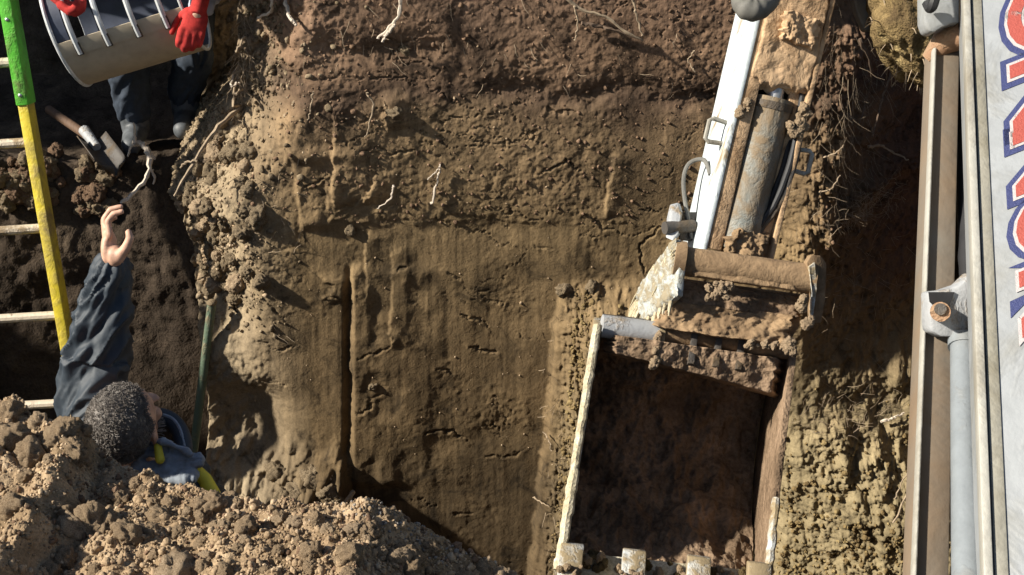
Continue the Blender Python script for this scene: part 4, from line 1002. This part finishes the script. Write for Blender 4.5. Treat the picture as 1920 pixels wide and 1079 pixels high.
#PART4
# ------------------------------------------------------------------ people
M['skin'] = plain('skin', (0.55, 0.325, 0.225), 0.55, 0.4, 32, 0.0012)
M['hair'] = plain('grey_curly_hair', (0.16, 0.14, 0.122), 0.6, 0.5, 40, 0.001)
M['jacket'] = plain('dark_teal_jacket', (0.024, 0.034, 0.046), 0.62, 0.2, 120, 0.0008)
M['cuff'] = plain('knitted_cuff', (0.03, 0.045, 0.06), 0.8, 0.3, 200, 0.0012)
M['hood'] = plain('grey_blue_hood', (0.24, 0.27, 0.31), 0.8, 0.35, 60, 0.001)
M['hivis'] = plain('yellow_vest', (0.75, 0.62, 0.05), 0.6, 0.15, 60, 0.0006)
M['navy'] = plain('navy_trousers', (0.030, 0.042, 0.062), 0.8, 0.4, 30, 0.002)
M['boot'] = plain('muddy_boot', (0.10, 0.11, 0.12), 0.55, 0.6, 25, 0.002)
M['sleeve'] = plain('pale_blue_sleeve', (0.36, 0.38, 0.46), 0.75, 0.25, 40, 0.001)
M['glove'] = plain('red_work_glove', (0.46, 0.032, 0.027), 0.9, 0.6, 28, 0.004)

def folds(me, axes, amp, freq, seed):
    """press cloth folds into a mesh: rings of creases along each (p, q) axis"""
    V = verts(me); N = normals(me); best = np.full(len(V), 9e9); T = np.zeros(len(V)); A = np.zeros(len(V))
    acc = 0.0
    for p, q in axes:
        p = np.array(p); q = np.array(q); d = q - p; L = np.linalg.norm(d); d = d / L; r = V - p; t = np.clip(r @ d, 0, L); c = r - np.outer(t, d)
        dist = np.linalg.norm(c, axis=1); e1 = np.cross(d, (0.3, 0.5, 0.8)); e1 /= np.linalg.norm(e1); e2 = np.cross(d, e1); m = dist < best
        best = np.where(m, dist, best); T = np.where(m, t + acc, T); A = np.where(m, np.arctan2(c @ e2, c @ e1), A); acc += L
    ca, sa = np.cos(A), np.sin(A)
    n1 = fbm(T * freq + 1.3 * ca, ca * 0.7 + seed, sa * 0.7 + T * 3, 3, seed); n2 = fbm(T * freq * 2.3 + sa * 2, ca * 1.8, sa * 1.8, 3, seed + 5)
    h = amp * (0.75 - 2.4 * np.abs(n1) ** 0.75 + 0.25 * (0.4 - 1.6 * np.abs(n2)))
    set_verts(me, V + N * h[:, None])

def hand(mb, wrist, tip_dir, palm_n, side, size=1.0, curl=0.5, spread=0.08, thumb_out=0.8, fat=1.0):
    """palm, four unequal bent fingers and a thumb leaving the side of the palm; side = +1/-1 picks the thumb side"""
    y = Vector(tip_dir).normalized(); n = Vector(palm_n); n = (n - y * n.dot(y)).normalized(); x = n.cross(y).normalized() * side
    s = size; W = Vector(wrist)
    mb.ball(W + y * 0.045 * s, x * 0.040 * s, n * 0.017 * s, y * 0.056 * s, 18, 12)
    mb.ball(W + y * 0.065 * s, x * 0.041 * s, n * 0.014 * s, y * 0.036 * s, 18, 12)
    mb.tube([W - y * 0.05 * s, W + y * 0.02 * s], [0.026 * s, 0.027 * s], 16)
    for k, (off, ln, r) in enumerate(((0.030, 0.074, 0.0090), (0.010, 0.082, 0.0094), (-0.010, 0.076, 0.0090), (-0.029, 0.060, 0.0080))):
        r *= fat
        base = W + y * (0.088 - 0.005 * abs(k - 1)) * s + x * off * s; a = 0.10 + 0.06 * k; d = y * math.cos(a) + n * math.sin(a) + x * spread * (1.2 - k) * 0.6
        pts = [base]; rs = [r * 1.05 * s]
        for j, f in enumerate((0.45, 0.30, 0.25)):
            pts.append(pts[-1] + d.normalized() * ln * f * s); rs.append(r * (1.0, 0.92, 0.80)[j] * s)
            a += curl * (0.9, 0.7, 0.5)[j]; d = y * math.cos(a) + n * math.sin(a) + x * spread * (1.2 - k) * 0.4
        mb.limb(pts, rs)
    tb = W + y * 0.022 * s + x * 0.028 * s + n * 0.008 * s; d = (x * 0.6 + y * 0.45 + n * thumb_out).normalized(); d2 = (x * 0.15 + y * 1.0 + n * thumb_out * 0.35).normalized()
    mb.limb([tb, tb + d * 0.038 * s, tb + d * 0.038 * s + d2 * 0.032 * s, tb + d * 0.038 * s + d2 * 0.056 * s], [0.0165 * s, 0.0125 * s, 0.0110 * s, 0.0088 * s])

def head_shape(mb, c, f, u, s=1.0):
    l = u.cross(f).normalized()
    mb.ball(c + u * 0.02 * s - f * 0.012 * s, l * 0.076 * s, f * 0.096 * s, u * 0.092 * s, 22, 16)
    mb.ball(c - u * 0.045 * s + f * 0.030 * s, l * 0.060 * s, f * 0.062 * s, u * 0.072 * s, 18, 12)
    mb.ball(c - u * 0.098 * s + f * 0.062 * s, l * 0.028 * s, f * 0.022 * s, u * 0.018 * s)
    mb.tube([c + u * 0.005 * s + f * 0.082 * s, c - u * 0.036 * s + f * 0.108 * s], [0.008 * s, 0.015 * s], 10); mb.ball(c - u * 0.036 * s + f * 0.104 * s, 0.0145 * s)
    for sg in (-1, 1):
        mb.ball(c + u * 0.022 * s + f * 0.080 * s + l * sg * 0.032 * s, l * 0.024 * s, f * 0.012 * s, u * 0.009 * s)          # brow
        mb.ball(c - u * 0.020 * s + f * 0.066 * s + l * sg * 0.042 * s, l * 0.02 * s, f * 0.018 * s, u * 0.02 * s)            # cheek
        e = c - u * 0.012 * s - f * 0.006 * s + l * sg * 0.078 * s
        mb.ball(e, l * 0.008 * s, f * 0.018 * s - l * sg * 0.006 * s, u * 0.031 * s); mb.ball(e + l * sg * 0.006 * s - f * 0.010 * s + u * 0.008 * s, l * 0.006 * s, f * 0.010 * s, u * 0.022 * s)
        mb.ball(e - u * 0.026 * s + f * 0.004 * s, 0.008 * s)
    for k, off in enumerate((-0.062, -0.074)): mb.ball(c + u * off * s + f * (0.086 - 0.002 * k) * s, l * 0.023 * s, f * 0.010 * s, u * 0.0065 * s)
    return l

# --- the man in the pit
Hc = P(234, 796, 3.30); hf = Vector((0.24, 0.93, 0.28)).normalized(); hu = Vector((0.12, -0.25, 1.0)); hu = (hu - hf * hu.dot(hf)).normalized()
nb = P(252, 900, 3.42); lsh = P(172, 845, 3.52); rsh = P(345, 915, 3.38); lel = P(180, 668, 3.50); lwr = P(212, 505, 3.42)
chest = nb + Vector((0.02, 0.06, -0.22)); pel = chest + Vector((0.0, 0.02, -0.34)); footz = -1.86
b = MB(); hl = head_shape(b, Hc, hf, hu, 1.08)
b.limb([Hc - hu * 0.06 - hf * 0.03, nb], [0.056, 0.062])
b.limb([nb, chest, pel], [0.08, 0.125, 0.12]); b.limb([nb - Vector((0, 0, .02)), lsh], [0.07, 0.055]); b.limb([nb - Vector((0, 0, .02)), rsh], [0.07, 0.055])
b.limb([lsh, lel, lwr], [0.05, 0.041, 0.027])
rel = rsh + Vector((0.07, 0.10, -0.27)); rwr = rel + Vector((0.02, 0.2, -0.10)); b.limb([rsh, rel, rwr], [0.05, 0.04, 0.027])
hd_ = MB()                                                   # raised left hand, thumb toward the camera, fingers hooked
for L, r in (([(206, 442, 3.360), (202, 416, 3.362), (213, 401, 3.360), (229, 397, 3.358)], 0.0095), ([(200, 440, 3.384), (196, 411, 3.386), (208, 393, 3.384), (227, 388, 3.382)], 0.0098),
             ([(198, 444, 3.408), (195, 414, 3.412), (206, 398, 3.41), (222, 395, 3.408)], 0.0093), ([(200, 452, 3.430), (199, 428, 3.436), (207, 412, 3.434), (218, 408, 3.432)], 0.0082)):
    b.limb([P(*q) for q in L], [r * 1.06, r, r * 0.92, r * 0.78])
b.limb([P(213, 512, 3.42), P(211, 490, 3.405)], [0.027, 0.028])
b.ball(P(205, 466, 3.395), RR * 0.019, FF * 0.043, UU * 0.05, 18, 12); b.ball(P(216, 480, 3.375), RR * 0.022, FF * 0.026, UU * 0.030, 16, 10)
b.limb([P(222, 484, 3.365), P(237, 464, 3.35), P(244, 447, 3.345), P(241, 436, 3.345)], [0.0165, 0.0128, 0.0112, 0.0092])
hand(b, rwr, Vector((0.1, 0.9, -0.3)), Vector((0, 0, -1)), +1, 1.0, 0.5)
hipw = Vector((0.66, -0.75, 0)) * 0.09
for sg in (-1, 1):
    h0 = pel + hipw * sg - Vector((0, 0, 0.04)); kn = h0 + Vector((0.05, 0.04, -0.42)); an = Vector((kn.x - 0.02, kn.y - 0.02, footz + 0.09))
    b.limb([h0, kn, an], [0.085, 0.06, 0.042]); b.limb([an - Vector((0, 0, .04)), an + Vector((0.09, 0.11, -0.055))], [0.04, 0.032])
man_me = remesh(b.mesh('man_body'), 0.005, 2)
man = link('person', man_me, M['skin'])
tag(man, 'man with grey curly hair and dark jacket reaching up from the pit', 'person')
# jacket, trousers, boots
j = MB(); j.limb([lsh, lel, lwr - (lwr - lel).normalized() * 0.005], [0.094, 0.086, 0.048]); j.limb([rsh, rel, rwr], [0.08, 0.066, 0.045])
j.limb([nb - Vector((0, 0, 0.05)), chest, pel + Vector((0, 0, 0.02))], [0.105, 0.175, 0.165]); j.limb([nb - Vector((0, 0, .05)), lsh], [0.10, 0.088]); j.limb([nb - Vector((0, 0, .05)), rsh], [0.09, 0.082])
jm = remesh(j.mesh('jacket'), 0.005, 5)
folds(jm, [(lsh, lel), (lel, lwr), (rsh, rel), (rel, rwr), (nb, pel)], 0.021, 9.0, 701)
link('jacket', jm, M['jacket'], man)
cdir = (lwr - lel).normalized()
MB().tube([lwr - cdir * 0.035, lwr - cdir * 0.02, lwr - cdir * 0.005, lwr + cdir * 0.008], [0.047, 0.050, 0.047, 0.040], 28, False).build('cuff', M['cuff'], man, True)
tr = MB()
for sg in (-1, 1):
    h0 = pel + hipw * sg - Vector((0, 0, 0.04)); kn = h0 + Vector((0.05, 0.04, -0.42)); an = Vector((kn.x - 0.02, kn.y - 0.02, footz + 0.10)); tr.limb([h0 + Vector((0, 0, .06)), kn, an], [0.115, 0.085, 0.07])
    MB().limb([an, an - Vector((0, 0, .05)), an + Vector((0.10, 0.12, -0.055))], [0.062, 0.055, 0.042]).build('boot', M['boot'], man, True)
link('trousers', remesh(tr.mesh('trousers'), 0.01, 4), M['navy'], man)
# bunched hood behind the neck, yellow vest at the shoulder
hd = MB()
for k, (L, r) in enumerate((([(268, 838), (292, 836), (322, 842), (350, 852), (376, 850)], 0.010), ([(262, 852), (295, 850), (330, 858), (376, 858)], 0.011), ([(255, 868), (300, 866), (340, 870), (374, 868)], 0.010),
                            ([(252, 882), (300, 880), (335, 880), (362, 888)], 0.015), ([(285, 826), (310, 828), (335, 838), (356, 848)], 0.009), ([(250, 896), (290, 896), (330, 896), (362, 898)], 0.018))):
    for dd in (0.0, 0.02):
        hd.limb(wiggle([P(a, c + 2, 3.31 + dd - 0.006 * k) for a, c in L], 12, 0.002, 710 + k), [r * (0.85 + 0.25 * math.sin(i * 1.1 + k)) for i in range(12)])
hm_ = remesh(hd.mesh('hood'), 0.0035, 1); folds(hm_, [(P(255, 865, 3.3), P(370, 865, 3.3))], 0.004, 30, 721); link('hood', hm_, M['hood'], man)
lf = MB(); lf.limb(wiggle([P(302, 782, 3.42), P(322, 790, 3.42), P(338, 812, 3.40), P(345, 842, 3.36)], 10, 0.001, 731), [0.024] * 10); lm = remesh(lf.mesh('collar'), 0.005, 3); link('collar', lm, M['jacket'], man)
MB().tube(wiggle([P(305, 778, 3.40), P(324, 786, 3.40), P(338, 806, 3.38), P(346, 838, 3.34)], 14, 0.0, 1), 0.0045, 6).build('piping', M['hood'], man, True)
vs_ = MB(); vs_.limb([P(366, 884, 3.33), P(384, 900, 3.33), P(398, 930, 3.33)], [0.020, 0.020, 0.024]); link('vest', remesh(vs_.mesh('vest'), 0.005, 3), M['hivis'], man)
MB().limb([P(296, 838, 3.29), P(300, 862, 3.28)], [0.010, 0.012]).build('vest_collar', M['hivis'], man, True)
# curly hair
def hair(c, f, u, l, n, parent, mat, seed):
    r = random.Random(seed); mb = MB(); k = 0
    while k < n:
        v = Vector((r.gauss(0, 1), r.gauss(0, 1), r.gauss(0, 1))).normalized(); a, s_, t = v
        if not ((a < 0.12 and t > -0.62) or (t > 0.50 + 0.35 * max(a, 0) and a < 0.72)): continue
        if a > -0.25 and t < 0.0 and abs(s_) > 0.6: continue
        p = c + u * 0.022 - f * 0.013 + f * a * 0.105 + l * s_ * 0.083 + u * t * 0.100
        nn = (f * a + l * s_ + u * t).normalized(); e1 = nn.orthogonal().normalized(); e2 = nn.cross(e1); ph = r.uniform(0, 6.28); sp_ = r.choice([-1, 1]) * r.uniform(1.0, 1.9)
        R_ = r.uniform(0.003, 0.007); ht = r.uniform(0.004, 0.012); pts = []
        for i in range(4):
            q = i / 3; an = ph + sp_ * q * 2.2; pts.append(p + nn * (ht * q - 0.003) + (e1 * math.cos(an) + e2 * math.sin(an)) * R_ * (0.3 + q))
        mb.tube(pts, [0.0012, 0.0011, 0.0009, 0.0004], 3, False); k += 1
    cap = MB().ball(c + u * 0.022 - f * 0.016, l * 0.086, f * 0.102, u * 0.101, 26, 18)
    tp = cap.mesh('t'); V = verts(tp); cc = np.array(c); keepv = []
    rel_ = V - np.array(c + u * 0.02 - f * 0.012); a = rel_ @ np.array(f) / 0.105; t = rel_ @ np.array(u) / 0.1
    inside = ((a < 0.10) & (t > -0.6)) | (t > 0.52 + 0.35 * np.maximum(a, 0))
    o = 0
    for p in tp.polygons:
        if all(inside[i] for i in p.vertices): mb.add([V[i] for i in p.vertices], [tuple(range(len(p.vertices)))])
    return mb.build('hair', mat, parent, True)
hair(Hc, hf, hu, hl, 6500, man, M['hair'], 5)
bd_ = MB(); r_ = random.Random(9)                             # short beard and brow tufts that show past the cheek
for k in range(260):
    q = Hc - hu * r_.uniform(0.03, 0.11) + hf * r_.uniform(0.02, 0.09) + hl * r_.choice([-1, 1]) * r_.uniform(0.02, 0.055); dv = (q - Hc + hu * 0.03).normalized()
    q = Hc - hu * 0.03 + dv * 0.082; bd_.tube([q, q + dv * 0.012 + hl * r_.uniform(-.004, .004), q + dv * 0.02 + hu * r_.uniform(-.008, .004)], [0.0016, 0.0014, 0.0006], 4, False)
bd_.build('beard', M['hair'], man, True)

# --- basket being passed down: half-round tan shell with hoop ribs
M['basket_skin'] = plain('tan_basket_skin', (0.46, 0.385, 0.28), 0.75, 0.25, 12, 0.001)
M['bright'] = plain('galvanised_rod', (0.6, 0.62, 0.62), 0.4, 0.3, 25, 0.001)
M['basket_dark'] = plain('dark_blue_lining', (0.05, 0.06, 0.09), 0.5, 0.4, 14, 0.001)
ka, kb = PY(126, 52, 4.95), PY(352, -16, 5.01)
kx = (kb - ka).normalized(); kL = (kb - ka).length; kd = (P(168, 175, 5) - P(132, 50, 5)).normalized(); kd = (kd - kx * kd.dot(kx)).normalized(); kn_ = kx.cross(kd).normalized()
if kn_.dot(FF) > 0: kn_ = -kn_                                  # toward the camera
KR = 0.235
q_ = Matrix.Rotation(math.radians(20), 3, kd); kx2 = q_ @ kx
if (kx2.dot(FF)) > kx.dot(FF): kx2 = Matrix.Rotation(math.radians(-20), 3, kd) @ kx
if kx2.dot(FF) < 0: kx2 = kx
BKT = empty('carrying_basket', ka + kd * KR); tag(BKT, 'tan half-round basket with metal hoops held in red gloves above the ledge', 'basket')
def KP(a, th, r=KR): return ka + kx * a + (kd * math.cos(th) + kn_ * math.sin(th)) * r          # th = 0 at the bottom, + toward the camera
def kshell(name, a0, a1, t0, t1, r0, r1, mat, na=12, nt=40):
    V = []; F = []
    for r in (r0, r1):
        for i in range(na):
            for k in range(nt): V.append(KP(a0 + (a1 - a0) * i / (na - 1), t0 + (t1 - t0) * k / (nt - 1), r))
    g = grid_faces(na, nt); F = [tuple(q) for q in g] + [tuple(q[::-1] + na * nt) for q in g]
    n = na * nt
    for i in range(na - 1):
        for k in (0, nt - 1): F.append((i * nt + k, (i + 1) * nt + k, (i + 1) * nt + k + n, i * nt + k + n))
    for k in range(nt - 1):
        for i in (0, na - 1): F.append((i * nt + k, i * nt + k + 1, i * nt + k + 1 + n, i * nt + k + n))
    return MB().add(V, F).build(name, mat, BKT, True)
kshell('shell', 0.0, kL, math.radians(-35), math.radians(62), KR, KR - 0.004, M['basket_skin'])
kshell('lining', 0.0, kL, math.radians(-150), math.radians(-36), KR, KR - 0.004, M['basket_dark'])
kshell('seam_band', 0.002, kL - 0.002, math.radians(47), math.radians(62), KR + 0.004, KR + 0.0005, M['basket_skin'])
def hoop(a, t0, t1, r, rad, mat, name):
    return MB().tube([KP(a, math.radians(t0 + (t1 - t0) * i / 40), r) for i in range(41)], rad, 8).build(name, mat, BKT, True)
hoop(0.0, -180, 180, KR, 0.0075, M['bright'], 'end_ring'); hoop(kL, -180, 180, KR, 0.0065, M['bright'], 'end_ring')
kshell('end_band', -0.004, 0.055, math.radians(-180), math.radians(180), KR - 0.006, KR - 0.010, M['basket_dark'], 3, 60)
for k, f_ in enumerate((0.15, 0.38, 0.62, 0.85)):
    h_ = hoop(kL * f_, 48, 200, KR + 0.008, 0.011, M['bright'], 'hoop_rib')
    MB().box(KP(kL * f_, math.radians(53), KR + 0.010), kx * 0.012, (kd * -math.sin(math.radians(53)) + kn_ * math.cos(math.radians(53))) * 0.026, (kd * math.cos(math.radians(53)) + kn_ * math.sin(math.radians(53))) * 0.004).build('clamp', M['dark_steel'], h_)

# --- the person standing on the ledge behind it
pz = LEDGE_Z + 0.02
f1, f2 = PY(352, 232, 5.45), PY(258, 262, 5.32)
k1, k2 = PY(362, 110, 5.40), PY(240, 120, 5.28); pv = PY(318, -40, 5.85)
p_nb = PY(300, -230, 5.45); s1, s2 = PY(400, -190, 5.40), PY(200, -200, 5.40)
g1 = KP(kL + 0.045, math.radians(52), KR + 0.02); g2 = PY(98, -12, 4.80)
e1_, e2_ = PY(410, -60, 5.2), PY(120, -120, 5.1)
hc2 = p_nb + Vector((-0.03, -0.14, 0.10)); b2 = MB()
head_shape(b2, hc2, Vector((-0.1, -0.75, -0.6)).normalized(), Vector((-0.1, -0.55, 0.75)).normalized())
b2.limb([hc2, p_nb, pv], [0.06, 0.1, 0.13]); b2.limb([p_nb, s1, e1_, g1], [0.07, 0.055, 0.04, 0.028]); b2.limb([p_nb, s2, e2_, g2], [0.07, 0.055, 0.04, 0.028])
b2.limb([pv + Vector((.09, 0, 0)), k1, f1 + Vector((0, 0, .09))], [0.09, 0.06, 0.045]); b2.limb([pv - Vector((.09, 0, 0)), k2, f2 + Vector((0, 0, .09))], [0.09, 0.06, 0.045])
man2 = link('person', remesh(b2.mesh('helper_body'), 0.012, 3), M['skin']); tag(man2, 'person in dark trousers and red gloves on the ledge holding the basket', 'person')
t2_ = MB(); t2_.limb([pv + Vector((.08, 0, 0.05)), k1, f1 + Vector((0, 0, .14))], [0.13, 0.088, 0.072]); t2_.limb([pv - Vector((.08, 0, -0.05)), k2, f2 + Vector((0, 0, .14))], [0.13, 0.09, 0.074])
t2m = remesh(t2_.mesh('trousers'), 0.008, 4); folds(t2m, [(pv, k1), (k1, f1), (pv, k2), (k2, f2)], 0.010, 12, 741); link('trousers', t2m, M['navy'], man2)
j2 = MB(); j2.limb([p_nb, pv], [0.17, 0.17]); j2.limb([s1, e1_, g1.lerp(e1_, 0.2)], [0.085, 0.065, 0.05]); j2.limb([s2, e2_, g2.lerp(e2_, 0.2)], [0.085, 0.065, 0.05]); j2.limb([s1, p_nb, s2], [0.085, 0.12, 0.085])
j2m = remesh(j2.mesh('jacket'), 0.009, 4); folds(j2m, [(s1, e1_), (e1_, g1), (s2, e2_), (e2_, g2), (p_nb, pv)], 0.008, 14, 751); link('jacket', j2m, M['sleeve'], man2)
for f_ in (f1, f2):
    bo = MB(); bo.limb([f_ + Vector((0, 0, .16)), f_ + Vector((0, 0.0, 0.06)), f_ + Vector((0, 0, 0.045)), f_ + Vector((0.02, -0.17, 0.035))], [0.066, 0.062, 0.056, 0.042]); bo.ball(f_ + Vector((0, 0.03, 0.03)), 0.045)
    bm_ = remesh(bo.mesh('boot'), 0.007, 3); V = verts(bm_); V[:, 2] = np.maximum(V[:, 2], f_.z); set_verts(bm_, V); link('boot', bm_, M['boot'], man2)
for g_, pn, td, sd_ in ((g1, -kn_ - kx * 0.3, kd * 0.8 - kx * 0.5, 1), (g2, kx + kd * 0.1 + kn_ * 0.2, kd * 0.8 + kx * 0.5, -1)):
    gm = MB(); hand(gm, g_ - td.normalized() * 0.03, td, pn, sd_, 1.2, 1.15, 0.0, 0.5, 1.55); link('glove', remesh(gm.mesh('glove'), 0.005, 3), M['glove'], man2)

# --- shovel lying on the ledge
M['wood'] = plain('worn_wood_handle', (0.12, 0.07, 0.042), 0.7, 0.4, 20, 0.001, stretch=(6, 1, 1))
sh0, sh1, sh2 = PY(92, 206, 5.45), PY(168, 258, 5.12), PY(200, 300, 4.98)
SHV = empty('shovel', sh2); tag(SHV, 'shovel with wooden handle lying on the dark ledge below the basket', 'shovel')
MB().tube([sh0, sh1], 0.020, 12).build('handle', M['wood'], SHV, True)
sx = (sh2 - sh1).normalized(); sy = Vector((0.6, 0.8, 0)); sy = (sy - sx * sy.dot(sx)).normalized(); sz = sx.cross(sy)
V = []
for i in range(12):
    for k in range(12):
        a, c = i / 11, k / 11 - 0.5; wd = 0.13 * (1 - 0.75 * max(0, a - 0.55) / 0.45 * abs(2 * c) * 0) * (1.0 if a < 0.7 else math.sqrt(max(0.05, 1 - ((a - 0.7) / 0.3) ** 2)))
        V.append(sh1 + sx * (0.02 + 0.26 * a) + sy * c * wd + sz * (0.05 * (2 * c) ** 2 - 0.02))
blade = link('blade', mesh_np('blade', np.array([tuple(q) for q in V]), grid_faces(12, 12)), M['dark_steel'], SHV)
blade.modifiers.new('s', 'SOLIDIFY').thickness = 0.004
MB().tube([sh1 - sx * 0.06, sh1 + sx * 0.08], [0.025, 0.018], 12).build('socket', M['steel_grey'], SHV, True)
